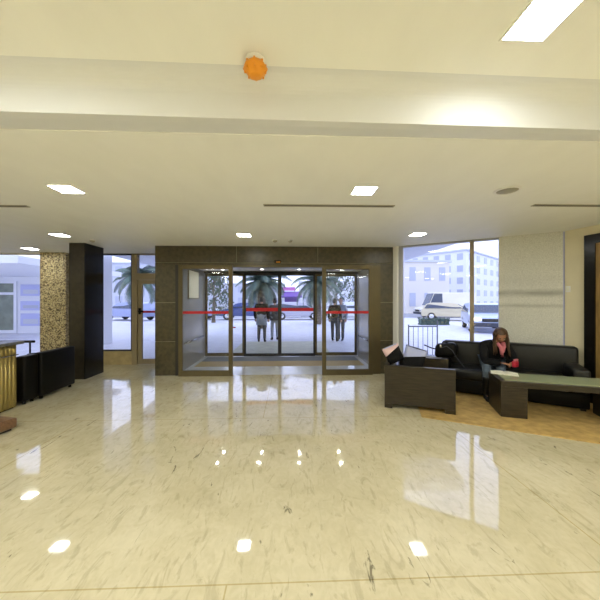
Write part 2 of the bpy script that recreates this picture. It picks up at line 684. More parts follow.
TS = 1.80                       # where the glass ends and the stucco starts
b = MB(); wallbox(b, 0.07, TS, 0.0, 0.16, 0, 0.42); smesh(b, 'wall_window', M['tan'])
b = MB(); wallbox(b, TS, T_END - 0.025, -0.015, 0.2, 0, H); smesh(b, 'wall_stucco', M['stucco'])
w5 = struct('window_3')
b = MB()
wallbox(b, 0.01, 0.10, 0.01, 0.09, 0.45, H)
wallbox(b, 0.07, TS, 0.0, 0.10, 0.42, 0.455)
wallbox(b, 0.07, TS, 0.02, 0.10, H - 0.035, H)
b.build('window_frame', M['greypost'], w5)
b = MB(); wallbox(b, 1.335, 1.405, -0.02, 0.10, 0.455, H - 0.035); b.build('mullion', M['tanframe'], w5)
b = MB(); wallbox(b, 0.12, TS, 0.045, 0.055, 0.455, H - 0.035); b.build('pane', M['glass'], w5)
b = MB(); wallbox(b, -0.0 + 0.07, TS, -0.10, 0.0, 0.405, 0.44); smesh(b, 'trim_3', M['tan'])
# narrow slit of glass between the stucco and the cream wall
b = MB(); wallbox(b, T_END - 0.025, T_END + 0.02, 0.02, 0.06, 0, H); smesh(b, 'window_4', M['notice'])

# dark framed doorway on the cream wall
ux, uy = dx / ln, dy / ln


def rw(s, off):
    return (RW0[0] + ux * s - nx * off, RW0[1] + uy * s - ny * off)


dr = struct('door_6')
b = MB()
for (s0, s1, z0, z1) in ((0.30, 0.44, 0, 2.61), (1.34, 1.48, 0, 2.61), (0.44, 1.34, 2.47, 2.61)):
    b.prism([rw(s0, 0.0), rw(s1, 0.0), rw(s1, 0.045), rw(s0, 0.045)], z0, z1)
b.build('door_frame', M['black_stone'], dr)
b = MB(); b.prism([rw(0.44, 0.0), rw(1.34, 0.0), rw(1.34, 0.02), rw(0.44, 0.02)], 0, 2.47)
b.build('door_leaf', M['doorwood'], dr)


# ---- left facade: mosaic pier, black column, two windows, a glass side door
b = MB(); b.box(-6.02, -5.41, YF - 0.12, YF + 0.3, 0, H); smesh(b, 'wall_mosaic', M['mosaic'])
b = MB(); b.use(M['brown_stone']); b.box(-4.42, -4.11, 6.2, 6.8, 0, H)
b.use(M['black_stone']); b.box(-4.12, -4.105, 6.2, 6.8, 0, H)
smesh(b, 'wall_column')


def window(name, x0, x1, z0, z1, y=YF, m='tanframe', fw=0.05):
    r_ = struct(name)
    k = MB()
    k.box(x0, x0 + fw, y, y + 0.08, z0, z1); k.box(x1 - fw, x1, y, y + 0.08, z0, z1)
    k.box(x0 + fw, x1 - fw, y, y + 0.08, z0, z0 + fw); k.box(x0 + fw, x1 - fw, y, y + 0.08, z1 - fw, z1)
    k.build('window_frame', M[m], r_)
    k = MB(); k.box(x0 + fw, x1 - fw, y + 0.035, y + 0.045, z0 + fw, z1 - fw); k.build('pane', M['glass'], r_)
    return r_


window('window_1', XL, -6.02, 0.12, H, fw=0.04, m='white')
b = MB(); b.box(XL, -6.02, YF, YF + 0.2, 0, 0.12); smesh(b, 'wall_facade', M['extwhite'])
window('window_2', -5.41, -3.89, 0.33, H, fw=0.035, m='darkframe')
b = MB(); b.box(-5.41, -3.89, YF - 0.02, YF + 0.2, 0, 0.33); smesh(b, 'wall_plinth', M['tan'])
b = MB()
b.box(-3.89, -3.76, YF - 0.03, YF + 0.10, 0, H)
b.box(-3.76, PX0, YF - 0.03, YF + 0.10, 2.10, 2.26)
b.box(-3.76, PX0, YF - 0.03, YF + 0.10, H - 0.03, H)
smesh(b, 'trim_4', M['tanframe'])
b = MB(); b.box(-3.76, PX0, YF + 0.03, YF + 0.04, 2.26, H - 0.03); smesh(b, 'window_5', M['glass'])
d = struct('door_1')
b = MB()
b.box(-3.755, -3.655, YF, YF + 0.06, 0.01, 2.095); b.box(PX0 - 0.1, PX0 - 0.005, YF, YF + 0.06, 0.01, 2.095)
b.box(-3.655, PX0 - 0.1, YF, YF + 0.06, 0.01, 0.13); b.box(-3.655, PX0 - 0.1, YF, YF + 0.06, 2.0, 2.095)
b.build('door_frame', M['tanframe'], d)
b = MB(); b.box(-3.655, PX0 - 0.1, YF + 0.025, YF + 0.035, 0.13, 2.0); b.build('pane', M['glass'], d)
b = MB(); b.box(-3.655, PX0 - 0.1, YF + 0.018, YF + 0.022, 1.28, 1.33); b.build('red_band', M['red'], d)
b = MB(); b.box(-3.72, -3.68, YF - 0.045, YF, 1.25, 1.40); b.box(-3.72, -3.60, YF - 0.06, YF - 0.045, 1.30, 1.34); b.build('door_handle', M['black_stone'], d)


# ---- vestibule
b = MB(); b.box(OX0, OX1, YP, 7.27, -0.12, 0.0); b.box(OX0, OX1, 7.27, YO + 0.1, -0.12, -0.01); smesh(b, 'floor_vestibule', M['vfloor'])
b = MB(); b.box(OX0, OX1, YP + 0.6, YO + 0.1, 2.41, 2.5); smesh(b, 'ceiling_vestibule', M['white'])
b = MB(); b.box(OX0 - 0.004, OX0 + 0.02, YP + 0.12, YO - 0.05, 0, 2.41); smesh(b, 'wall_vestibule_left', M['panel'])
b = MB(); b.box(OX1 - 0.02, OX1 + 0.004, YP + 0.12, YO - 0.05, 0, 2.41); smesh(b, 'wall_vestibule_right', M['panel'])
for sx, x in ((1, OX0 + 0.02), (-1, OX1 - 0.02)):
    b = MB()
    b.tube([(x + sx * 0.05, YP + 0.35, 0.62), (x + sx * 0.05, YO - 0.3, 0.62)], 0.018)
    for yy in (YP + 0.5, YP + 1.1, YO - 0.45):
        b.tube([(x, yy, 0.62), (x + sx * 0.05, yy, 0.62)], 0.012)
    smesh(b, 'trim_5', M['chrome'])
b = MB(); b.box(OX0 + 0.13, OX1 - 0.13, 7.27, 7.87, -0.01, 0.004)
tag(b.build('entry_mat', M['brownmat']), 'long tan brown entry mat laid across the entrance lobby floor', 'mat')
b = MB(); b.box(OX0 + 0.13, OX1 - 0.13, 7.90, 8.46, -0.01, 0.002)
tag(b.build('entry_mat', M['greymat']), 'dark grey blue entry mat just inside the outer glass doors', 'mat')

# bronze frame lining the portal opening
b = MB()
b.use(M['darkframe'])
b.box(OX0, OX0 + 0.09, YP - 0.02, YP + 0.12, 0, OH)
b.use(M['bronze'])
b.box(OX1 - 0.19, OX1, YP - 0.02, YP + 0.12, 0, OH)
b.box(OX0 + 0.09, OX1 - 0.19, YP - 0.02, YP + 0.12, OH - 0.04, OH)
smesh(b, 'trim_6')


def leaf(name, x0, x1, y, z0, z1, m, fw, th=0.05, band=(1.31, 1.365), bot=None):
    """a framed glass leaf with a red safety band"""
    r_ = struct(name)
    bt = bot or fw
    k = MB()
    k.box(x0, x0 + fw, y, y + th, z0, z1); k.box(x1 - fw, x1, y, y + th, z0, z1)
    k.box(x0 + fw, x1 - fw, y, y + th, z0, z0 + bt); k.box(x0 + fw, x1 - fw, y, y + th, z1 - fw, z1)
    k.build('door_frame', M[m], r_, 0.004)
    k = MB(); k.box(x0 + fw, x1 - fw, y + th / 2 - 0.005, y + th / 2 + 0.005, z0 + bt, z1 - fw); k.build('pane', M['glass'], r_)
    if band:
        k = MB(); k.box(x0 + fw, x1 - fw, y + th / 2 - 0.009, y + th / 2 - 0.006, *band); k.build('red_band', M['red'], r_)
    return r_


leaf('door_2', -2.31, -1.185, YP - 0.10, 0.0, OH - 0.005, 'bronze', 0.085, 0.06, bot=0.12)
leaf('door_3', 0.705, 1.79, YP - 0.10, 0.0, OH - 0.005, 'bronze', 0.085, 0.06, bot=0.12)
leaf('door_4', -1.27, -0.265, YO, 0.0, 2.345, 'darkframe', 0.05, band=(1.28, 1.375), bot=0.08)
leaf('door_5', -0.265, 0.745, YO, 0.0, 2.345, 'darkframe', 0.05, band=(1.28, 1.375), bot=0.08)
leaf('window_6', OX0 + 0.02, -1.27, YO + 0.06, 0.0, 2.345, 'bronze', 0.06, band=None, bot=0.09)
leaf('window_7', 0.745, OX1 - 0.02, YO + 0.06, 0.0, 2.345, 'bronze', 0.06, band=None, bot=0.09)
b = MB(); b.box(OX0, OX1, YO - 0.02, YO + 0.14, 2.345, 2.41)
smesh(b, 'trim_7', M['darkframe'])
b = MB(); b.box(PX0, PX1, YO - 0.1, YO + 0.2, 2.41, 3.1)
b.box(PX0, OX0, YO - 0.1, YO + 0.2, 0, 2.41); b.box(OX1, PX1, YO - 0.1, YO + 0.2, 0, 2.41)
smesh(b, 'wall_outer', M['stone'])

# movement sensor over the opening
s = thing('motion_sensor', 'small dark motion sensor over the middle of the entrance opening', 'sensor', (-0.24, YP, 2.42))
b = MB(); b.rbox(-0.075, 0.075, -0.045, 0.0, -0.03, 0.03, 0.012); b.build('housing', M['black_stone'], s)
b = MB(); b.rbox(-0.03, 0.05, -0.055, -0.04, -0.022, 0.0, 0.005); b.build('lens', M['orange'], s)

# notice board on the left lobby wall
s = thing('notice_poster', 'pale framed notice poster on the left wall of the entrance lobby', 'poster', (OX0 + 0.02, 7.55, 1.98))
b = MB(); b.box(0, 0.02, -0.40, 0.40, -0.36, 0.36); b.build('frame', M['bronze'], s)
b = MB(); b.box(0.02, 0.024, -0.37, 0.37, -0.33, 0.33); b.build('sheet', M['paper'], s)
# red sticker on the outer left side pane
b = MB(); b.box(-0.012, 0.012, -0.003, 0, 0.10, 0.36); b.box(-0.10, 0.10, -0.003, 0, 0.0, 0.035)
o = tag(b.build('door_sticker', M['red']), 'small red sticker on the outer glass left of the sliding doors', 'sticker')
o.location = (-1.62, YO + 0.083, 0.80)


# ------------------------------------------------------------------ ceiling fittings
def ceiling_lamp(l, d, z, label, sz=0.22):
    x, y = W(l, d)
    t = thing('ceiling_lamp', label, 'ceiling lamp', (x, y, z), 0, 'square recessed ceiling lamps')
    k = MB()
    h = sz / 2
    for (x0, x1, y0, y1) in ((-h - 0.012, -h, -h - 0.012, h + 0.012), (h, h + 0.012, -h - 0.012, h + 0.012), (-h, h, -h - 0.012, -h), (-h, h, h, h + 0.012)):
        k.box(x0, x1, y0, y1, -0.006, 0.0)
    k.build('frame', M['white'], t)
    k = MB(); k.box(-h, h, -h, h, -0.004, 0.0); k.build('diffuser', M['lamp'], t)
    return t


LS = [(-2.42, 3.11, H, 'square ceiling lamp at upper left, beside the slot vent at the left frame edge'),
      (0.672, 3.15, H, 'square ceiling lamp just above the central slot vent'),
      (-4.25, 5.31, H, 'square ceiling lamp above the pebble mosaic pier, right of the farthest left lamp'),
      (-6.04, 6.72, H, 'farthest left square ceiling lamp, close to the left window'),
      (-0.99, 5.31, H, 'small square ceiling lamp in front of the stone entrance'),
      (2.06, 5.25, H, 'square ceiling lamp in front of the right hand window'),
      (1.19, 1.49, HN, 'largest square ceiling lamp at top right, on the raised ceiling')]
for a in LS:
    ceiling_lamp(*a)
for i, (l, d_) in enumerate(((-5.5, 3.1), (3.9, 3.1), (-6.6, 5.0), (-7.6, 3.1))):
    ceiling_lamp(l, d_, H, 'square ceiling lamp out of the picture beside the entrance hall')
for l in (-6.4, -3.6, -0.6, 2.4, 4.6):  # unseen lamps added behind the viewer, enlarged to carry the room light
    for d_ in (-0.9, -3.0, -5.2):
        ceiling_lamp(l, d_, HN, 'square ceiling lamp behind the viewer on the raised ceiling', 0.45)
for l in (-4.6, -1.7, 4.0):  # more unseen oversized lamps, added overhead for room light
    ceiling_lamp(l, 0.75, HN, 'square ceiling lamp on the raised ceiling overhead', 0.40)


def slot_vent(l0, l1, d_, label):
    x, y = W((l0 + l1) / 2, d_)
    t = thing('slot_vent', label, 'air vent', (x, y, H), -PSI * 0.3, 'linear slot vents')
    hw = (l1 - l0) / 2
    k = MB()
    k.box(-hw, hw, -0.035, -0.022, -0.008, 0); k.box(-hw, hw, 0.022, 0.035, -0.008, 0)
    k.box(-hw - 0.012, -hw, -0.035, 0.035, -0.008, 0); k.box(hw, hw + 0.012, -0.035, 0.035, -0.008, 0)
    k.build('frame', M['slotframe'], t)
    k = MB(); k.box(-hw, hw, -0.022, 0.022, -0.003, 0); k.build('slot', M['slot'], t)


slot_vent(-0.43, 1.14, 3.65, 'long dark slot vent in the ceiling before the entrance')
slot_vent(2.83, 4.3, 3.65, 'slot vent in the ceiling running off the right frame edge')
slot_vent(-4.9, -3.34, 3.65, 'slot vent in the ceiling at the left frame edge')

x, y = W(2.17, 3.14)
t = thing('ceiling_speaker', 'round cream ceiling speaker above the lounge corner', 'speaker', (x, y, H))
b = MB(); b.lathe([(0.125, 0), (0.125, -0.006), (0.105, -0.014), (0.1, -0.01), (0.1, 0)], 32); b.build('rim', M['white'], t)
b = MB(); b.lathe([(0.1, -0.001), (0.1, -0.008), (0.05, -0.011), (0.001, -0.012)], 32); b.build('grille', M['slotframe'], t)


def detector(l, d_, label):
    x, y = W(l, d_)
    t = thing('smoke_detector', label, 'smoke detector', (x, y, H), 0, 'small smoke detectors on the lower ceiling')
    k = MB(); k.lathe([(0.055, 0), (0.055, -0.012)], 20); k.build('base', M['white'], t)
    k = MB(); k.lathe([(0.045, -0.012), (0.042, -0.035), (0.02, -0.045), (0.001, -0.046)], 20); k.build('cap', M['slotframe'], t)


detector(-3.98, 5.75, 'small round smoke detector near the top of the dark column')
detector(-0.48, 5.75, 'small smoke detector before the entrance, the left one of two')
detector(-0.19, 5.75, 'small smoke detector before the entrance, the right one of two')

x, y = W(-0.258, 1.735)
t = thing('smoke_detector', 'smoke detector in a bright orange dust cover on the raised ceiling', 'smoke detector', (x, y, HN))
b = MB(); b.lathe([(0.058, 0), (0.058, -0.014), (0.05, -0.02), (0.05, -0.028)], 28); b.build('base', M['white'], t)
b = MB()
b.lathe([(0.050, -0.022), (0.056, -0.028), (0.071, -0.05), (0.071, -0.058), (0.052, -0.078), (0.046, -0.080), (0.044, -0.092), (0.03, -0.097), (0.001, -0.097)], 8)
for k in range(8):
    a = 2 * PI * k / 8
    b.box(0.045, 0.064, -0.004, 0.004, -0.078, -0.028, Matrix.Rotation(a, 4, 'Z'))
b.build('dust_cover', M['orange'], t)

DLN = ('back row, far left', 'back row, second from left', 'back row, third from left', 'back row, far right',
       'front row, far left', 'front row, second from left', 'front row, third from left', 'front row, far right')
for i in range(8):
    xx, yy = W((-2.03, -1.0, -0.02, 1.02)[i % 4], (7.91, 7.38)[i // 4])
    t = thing('downlight', 'small round downlight in the entrance lobby ceiling, ' + DLN[i], 'downlight', (xx, yy, 2.41), 0, 'lobby downlights')
    k = MB(); k.lathe([(0.045, 0), (0.045, -0.006), (0.034, -0.008), (0.034, 0)], 20); k.build('ring', M['chrome'], t)
    k = MB(); k.lathe([(0.033, -0.001), (0.033, -0.005), (0.001, -0.005)], 20); k.build('lens', M['spot'], t)


# ------------------------------------------------------------------ reception desk and left armchairs
t = thing('reception_desk', 'brass fluted reception desk with a grey stone top at left', 'desk', (-4.03, 4.66, 0))
b = MB()
b.box(-1.2, -0.06, -2.6, -0.05, 0.0, 0.94)
b.build('carcass', M['black_stone'], t)
b = MB()
b.box(-1.19, -0.036, -2.59, -0.032, 0.02, 0.93)


def desk_flutes(mb, z0, z1, r):
    k = 0
    yy = -0.07
    while yy > -2.55:
        mb.tube([(-0.055, yy, z0), (-0.055, yy, z1)], r, 10)
        yy -= 2 * r
    xx = -0.075
    while xx > -1.18:
        mb.tube([(xx, -0.05, z0), (xx, -0.05, z1)], r, 10)
        xx -= 2 * r


desk_flutes(b, 0.02, 0.78, 0.030)
desk_flutes(b, 0.79, 0.93, 0.030)
b.build('front_cladding', M['brass'], t)
b = MB(); b.box(-1.2, -0.02, -2.6, -0.012, 0.778, 0.792); b.build('trim_band', M['chrome'], t)
b = MB(); b.rbox(-1.3, 0.03, -2.65, 0.03, 0.94, 0.985, 0.008, 2); b.build('counter_top', M['granite'], t)


q = W(-3.72, 3.62)
t = thing('foot_step', 'low reddish brown wooden step at the left frame edge before the brass desk', 'step', (q[0], q[1], 0), R(-14))
b = MB(); b.rbox(-0.42, 0.20, -0.14, 0.14, 0.03, 0.15, 0.02); b.build('tread', M['redwood'], t)
b = MB(); b.box(-0.38, 0.16, -0.10, 0.10, 0.0, 0.035); b.build('plinth', M['wood'], t)


def tub_chair(label, loc, rz, width, depth, hh, group):
    """leather tub chair; its back is towards +x, it faces -x"""
    t = thing('armchair', label, 'armchair', loc, rz, group)
    aw_ = min(0.14, width * 0.27)
    k = MB(); k.rbox(-0.14, 0, 0.0, width, 0.05, hh, 0.025); k.build('backrest', M['leather2'], t)
    for (y0, y1) in ((0.0, aw_), (width - aw_, width)):
        k = MB(); k.rbox(-depth, -0.135, y0, y1, 0.05, hh - 0.12, 0.03); k.build('arm', M['leather2'], t)
    k = MB(); k.rbox(-depth, -0.135, aw_, width - aw_, 0.05, 0.30, 0.02); k.build('base', M['leather2'], t)
    k = MB(); k.rbox(-depth - 0.01, -0.14, aw_ + 0.005, width - aw_ - 0.005, 0.30, 0.45, 0.04); k.build('seat_cushion', M['leather'], t)
    for (xx, yy) in ((-0.06, 0.06), (-0.06, width - 0.06), (-depth + 0.06, 0.06), (-depth + 0.06, width - 0.06)):
        k = MB(); k.tube([(xx, yy, 0), (xx, yy, 0.05)], 0.025, 10); k.build('foot', M['black_stone'], t)
    return t


tub_chair('black leather armchair nearer the dark column, seen from behind', (-3.97, 4.97, 0), 0.0, 0.76, 0.78, 0.75, 'black armchairs by the reception desk')
tub_chair('black leather armchair squeezed between the brass desk and another armchair', (-4.01, 4.70, 0), 0.0, 0.262, 0.6, 0.74, 'black armchairs by the reception desk')

# ------------------------------------------------------------------ lounge
rx, ry = W(1.70, 4.16)
rugd = R(-24.5)
b = MB()
e1 = W(1.66 + 5.5 * math.cos(rugd), 4.09 + 5.5 * math.sin(rugd))
e0 = W(1.66, 4.09)
rug_pts = [e0, W(1.66 + 3.05 * math.cos(rugd), 4.09 + 3.05 * math.sin(rugd)), W(4.66, 4.35), W(4.30, 4.93), W(2.20, 6.15)]
b.prism(rug_pts, 0.0, 0.012)
tag(b.build('rug', M['rug']), 'mottled tan carpet under the lounge seats and table', 'rug')

# leather sofa along the lounge wall
SOFA_ANG = WDIR - PSI
sx, sy = along(0.90, -0.90)
t = thing('sofa', 'long black leather sofa under the right hand window', 'sofa', (sx, sy, 0.012), SOFA_ANG)
SL = 1.94
b = MB(); b.rbox(0.0, SL, 0.05, 0.74, 0.03, 0.26, 0.02); b.build('base', M['leather2'], t)
nseat = 2
b0, b1 = 0.15, SL - 0.20
for i in range(nseat):
    a0 = b0 + (b1 - b0) * i / nseat
    a1 = b0 + (b1 - b0) * (i + 1) / nseat
    b = MB(); b.rbox(a0 + 0.004, a1 - 0.004, 0.0, 0.58, 0.255, 0.43, 0.045, 4); b.build('seat_cushion', M['leather'], t)
for i, (a0, a1) in enumerate(((0.0, 0.84), (0.85, SL - 0.01))):
    b = MB()
    vs = b.rbox(a0 + 0.004, a1 - 0.004, 0.52, 0.74, 0.26, 0.83 if i == 0 else 0.85, 0.05, 4)
    for v in vs:
        v.co.y += (0.4 - v.co.z) * -0.05
        v.co.y = min(v.co.y, 0.745)
    b.build('back_cushion', M['leather'], t)
b = MB(); b.rbox(0.0, 0.15, 0.0, 0.72, 0.26, 0.56, 0.035); b.build('arm', M['leather'], t)
b = MB(); b.rbox(SL - 0.20, SL, 0.0, 0.72, 0.26, 0.60, 0.035); b.build('arm', M['leather'], t)
for (xx, yy) in ((0.07, 0.1), (SL - 0.07, 0.1), (0.07, 0.68), (SL - 0.07, 0.68)):
    b = MB(); b.box(xx - 0.03, xx + 0.03, yy - 0.03, yy + 0.03, 0, 0.032); b.build('foot', M['wood'], t)

# box armchair with wooden side panels
ACH = R(-20) - PSI
ax, ay = W(1.26, 4.47)
t = thing('lounge_armchair', 'boxy armchair with dark wood sides holding two cushions', 'armchair', (ax, ay, 0), ACH)
AL, AW, AH = 0.95, 0.88, 0.63
b = MB(); b.box(0, AL, 0.0, 0.07, 0.065, AH); b.build('side_panel', M['wood'], t, 0.004)
b = MB(); b.box(0, AL, AW - 0.07, AW, 0.065, AH); b.build('side_panel', M['wood'], t, 0.004)
b = MB(); b.box(0.0, 0.06, 0.07, AW - 0.07, 0.065, AH); b.build('back_panel', M['wood'], t, 0.004)
b = MB(); b.rbox(0.06, AL - 0.03, 0.075, AW - 0.075, 0.08, 0.26, 0.015); b.build('base', M['leather2'], t)
b = MB(); b.rbox(0.22, AL - 0.02, 0.078, AW - 0.078, 0.26, 0.42, 0.04, 4); b.build('seat_cushion', M['leather'], t)
b = MB(); b.rbox(0.062, 0.20, 0.078, AW - 0.078, 0.26, 0.60, 0.05, 4); b.build('back_cushion', M['leather'], t)
for (x0, x1, y0, y1) in ((0.0, 0.11, 0.0, 0.09), (AL - 0.13, AL, 0.0, 0.09), (0.0, 0.11, AW - 0.09, AW), (AL - 0.13, AL, AW - 0.09, AW)):
    b = MB(); b.box(x0, x1, y0, y1, 0.012 if x0 > 0.3 else 0.0, 0.065); b.build('foot', M['wood'], t)
armchair = t


def local(px_, py_, pz, root_xy, ang):
    c_, s_ = math.cos(ang), math.sin(ang)
    return (root_xy[0] + px_ * c_ - py_ * s_, root_xy[1] + px_ * s_ + py_ * c_, pz)


def pillow_mesh(mb, w_, h_, th, n=14):
    """soft square pillow standing in the xz plane"""
    grid = {}
    for s_ in (-1, 1):
        for i in range(n + 1):
            for j in range(n + 1):
                u, v = i / n * 2 - 1, j / n * 2 - 1
                e = max(0.0, (1 - u ** 4)) ** 0.5 * max(0.0, (1 - v ** 4)) ** 0.5
                k = 1 - 0.07 * (u * u * v * v) ** 0.5 * 0
                pin = 1 - 0.06 * ((1 - abs(u)) * abs(v) ** 3 + (1 - abs(v)) * abs(u) ** 3)
                co = (u * w_ / 2 * pin, s_ * th / 2 * e, v * h_ / 2 * pin)
                if (i in (0, n) or j in (0, n)) and s_ == 1:
                    grid[(s_, i, j)] = grid[(-1, i, j)]
                else:
                    grid[(s_, i, j)] = mb.bm.verts.new(co)
    fs = []
    for s_ in (-1, 1):
        for i in range(n):
            for j in range(n):
                q = [grid[(s_, i, j)], grid[(s_, i + 1, j)], grid[(s_, i + 1, j + 1)], grid[(s_, i, j + 1)]]
                fs.append(mb.bm.faces.new(q if s_ == -1 else q[::-1]))
    mb._mark(fs, True)


def cushion(label, pos, rot, w_, h_, dark, pale, stripe):
    o_ = thing('throw_cushion', label, 'cushion', pos, 0, 'cushions on the lounge armchair')
    o_.rotation_euler = rot
    k = MB(); pillow_mesh(k, w_, h_, 0.15); k.build('cover', dark, o_)
    k = MB(); pillow_mesh(k, w_ * 1.02, h_ * 1.02, 0.162)
    bmesh.ops.bisect_plane(k.bm, geom=list(k.bm.verts) + list(k.bm.edges) + list(k.bm.faces), dist=1e-5, plane_co=(0, 0, h_ * 0.18), plane_no=(-0.35, 0, 1), clear_inner=True)
    k.build('pale_panel', pale, o_, fix=False)['label'] = 'pale upper panel'
    k = MB(); k.tube([(-w_ * 0.40, -0.02, h_ * 0.46), (0, -0.025, h_ * 0.47), (w_ * 0.40, -0.02, h_ * 0.46)], 0.012, 8); k.build('piping', stripe, o_)


p1 = local(0.115, 0.26, 0.755, (ax, ay), ACH)
p2 = local(0.40, 0.24, 0.655, (ax, ay), ACH)
cushion('dark cushion with a pale pink upper panel, left one on the boxy armchair', p1, (R(-10), R(-24), ACH + R(10)), 0.26, 0.27, M['blackcloth'], M['palepink'], M['lav'])
cushion('dark cushion with a pale lavender upper panel, right one on the boxy armchair', p2, (R(-14), R(16), ACH + R(4)), 0.32, 0.46, M['blackcloth'], M['lav'], M['darkgrey'])

# window reflection built as a pale blue patch on the armchair seat front
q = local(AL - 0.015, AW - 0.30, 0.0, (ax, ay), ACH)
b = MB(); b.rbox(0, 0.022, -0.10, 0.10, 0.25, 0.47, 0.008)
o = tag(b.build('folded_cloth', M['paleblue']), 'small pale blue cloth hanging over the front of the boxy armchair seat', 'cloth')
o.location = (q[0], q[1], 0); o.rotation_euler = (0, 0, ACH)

# black shoulder bag on the left end of the sofa
q = local(0.05, 0.33, 0.572, (sx, sy), SOFA_ANG)
t = thing('shoulder_bag', 'black shoulder bag with loose pale edged straps on the sofa arm', 'bag', q, SOFA_ANG + R(8))
b = MB()
vs = b.rbox(-0.17, 0.22, -0.11, 0.10, 0.0, 0.25, 0.07, 4)
for v in vs:
    v.co.x *= 1 - 0.6 * v.co.z
    v.co.z += 0.02 * math.sin(9 * v.co.x)
b.build('bag_body', M['leather2'], t)
b = MB(); b.tube([(-0.34, -0.05, 0.20), (-0.22, -0.06, 0.155), (-0.1, -0.06, 0.13)], 0.011); b.build('rod_handle', M['leather2'], t)
b = MB(); b.tube([(-0.08, -0.11, 0.17), (0.03, -0.14, 0.21), (0.12, -0.13, 0.14), (0.18, -0.14, 0.03), (0.24, -0.2, -0.05), (0.30, -0.24, -0.12)], 0.006); b.build('strap', M['darkgrey'], t)
b = MB(); b.tube([(-0.05, 0.0, 0.2), (-0.02, -0.02, 0.28), (0.06, -0.03, 0.25), (0.1, 0.0, 0.19)], 0.013); b.build('grip', M['leather2'], t)
b = MB(); b.rbox(-0.085, -0.055, -0.125, -0.09, 0.17, 0.23, 0.008); b.build('buckle', M['chrome'], t)

# coffee table
TA = R(-17.5) - PSI
tx, ty = W(2.73, 4.07)
TL, TD, TH = 1.62, 0.58, 0.50
t = thing('coffee_table', 'low dark wood coffee table with an inset greenish glass top', 'table', (tx, ty, 0.012), TA)
zt = TH - 0.012
for (x0, x1) in ((0.0, 0.31), (1.28, 1.62)):
    b = MB(); b.box(x0, x1, 0.015, TD - 0.015, 0, zt - 0.075); b.build('leg', M['wood'], t, 0.004)
b = MB()
b.box(0, TL, 0, 0.09, zt - 0.075, zt); b.box(0, TL, TD - 0.09, TD, zt - 0.075, zt)
b.box(0, 0.09, 0.09, TD - 0.09, zt - 0.075, zt); b.box(TL - 0.09, TL, 0.09, TD - 0.09, zt - 0.075, zt)
b.build('top_frame', M['wood'], t, 0.004)
b = MB(); b.box(0.09, TL - 0.09, 0.09, TD - 0.09, zt - 0.06, zt - 0.045); b.build('shelf_panel', M['greenpaper'], t)
b = MB(); b.box(0.06, TL - 0.06, 0.06, TD - 0.06, zt + 0.0002, zt + 0.011); b.build('glass_top', M['tabletop'], t)
q = local(0.17, 0.45, TH + 0.0115, (tx, ty), TA)
m_ = thing('magazine', 'open white magazine lying on the left end of the coffee table', 'magazine', q, TA + R(-14))
b = MB()
n = 10
for s_ in (-1, 1):
    for i in range(n):
        u0, u1 = i / n, (i + 1) / n
        h0, h1 = 0.004 + 0.012 * math.sin(PI * u0 ** 0.6), 0.004 + 0.012 * math.sin(PI * u1 ** 0.6)
        xs0, xs1 = s_ * u0 * 0.17, s_ * u1 * 0.17
        xa, xb = min(xs0, xs1), max(xs0, xs1)
        ha, hb = (h0, h1) if s_ > 0 else (h1, h0)
        vs = b.box(xa, xb, -0.11, 0.11, 0.0, 0.001)
        for v in vs:
            if v.co.z > 0.0005:
                v.co.z = ha if abs(v.co.x - xa) < 1e-5 else hb
b.build('pages', M['paper'], m_)

# switch on the cream wall
q = rw(0.05, 0.0)
t = thing('light_switch', 'small white light switch on the cream wall at right', 'switch', (q[0], q[1], 1.78), math.atan2(uy, ux))
b = MB(); b.rbox(-0.035, 0.035, -0.01, 0.0, -0.05, 0.05, 0.003, 2); b.build('plate', M['white'], t)
b = MB(); b.rbox(-0.02, 0.02, -0.014, -0.009, -0.03, 0.03, 0.002, 2); b.build('rocker', M['paper'], t)


# ------------------------------------------------------------------ people
def skin_mesh(verts, edges, radii, sub=2):
    """grow a tapered surface on a skeleton; returns a bmesh"""
    me = bpy.data.meshes.new('skeleton')
    me.from_pydata([Vector(v) for v in verts], edges, [])
    o_ = bpy.data.objects.new('skeleton', me)
    COL.objects.link(o_)
    md = o_.modifiers.new('skin', 'SKIN')
    md.use_smooth_shade = True
    sv = me.skin_vertices[0].data
    for i, r_ in enumerate(radii):
        sv[i].radius = r_ if isinstance(r_, tuple) else (r_, r_)
        sv[i].use_root = (i == 0)
    sb = o_.modifiers.new('sub', 'SUBSURF')
    sb.levels = sub
    sb.render_levels = sub
    dg = bpy.context.evaluated_depsgraph_get()
    dg.update()
    ev = o_.evaluated_get(dg)
    m2 = ev.to_mesh()
    t_ = bmesh.new()
    t_.from_mesh(m2)
    ev.to_mesh_clear()
    bpy.data.objects.remove(o_)
    bpy.data.meshes.remove(me)
    return t_


def lerp(a, b_, t_):
    return tuple(a[i] + (b_[i] - a[i]) * t_ for i in range(3))


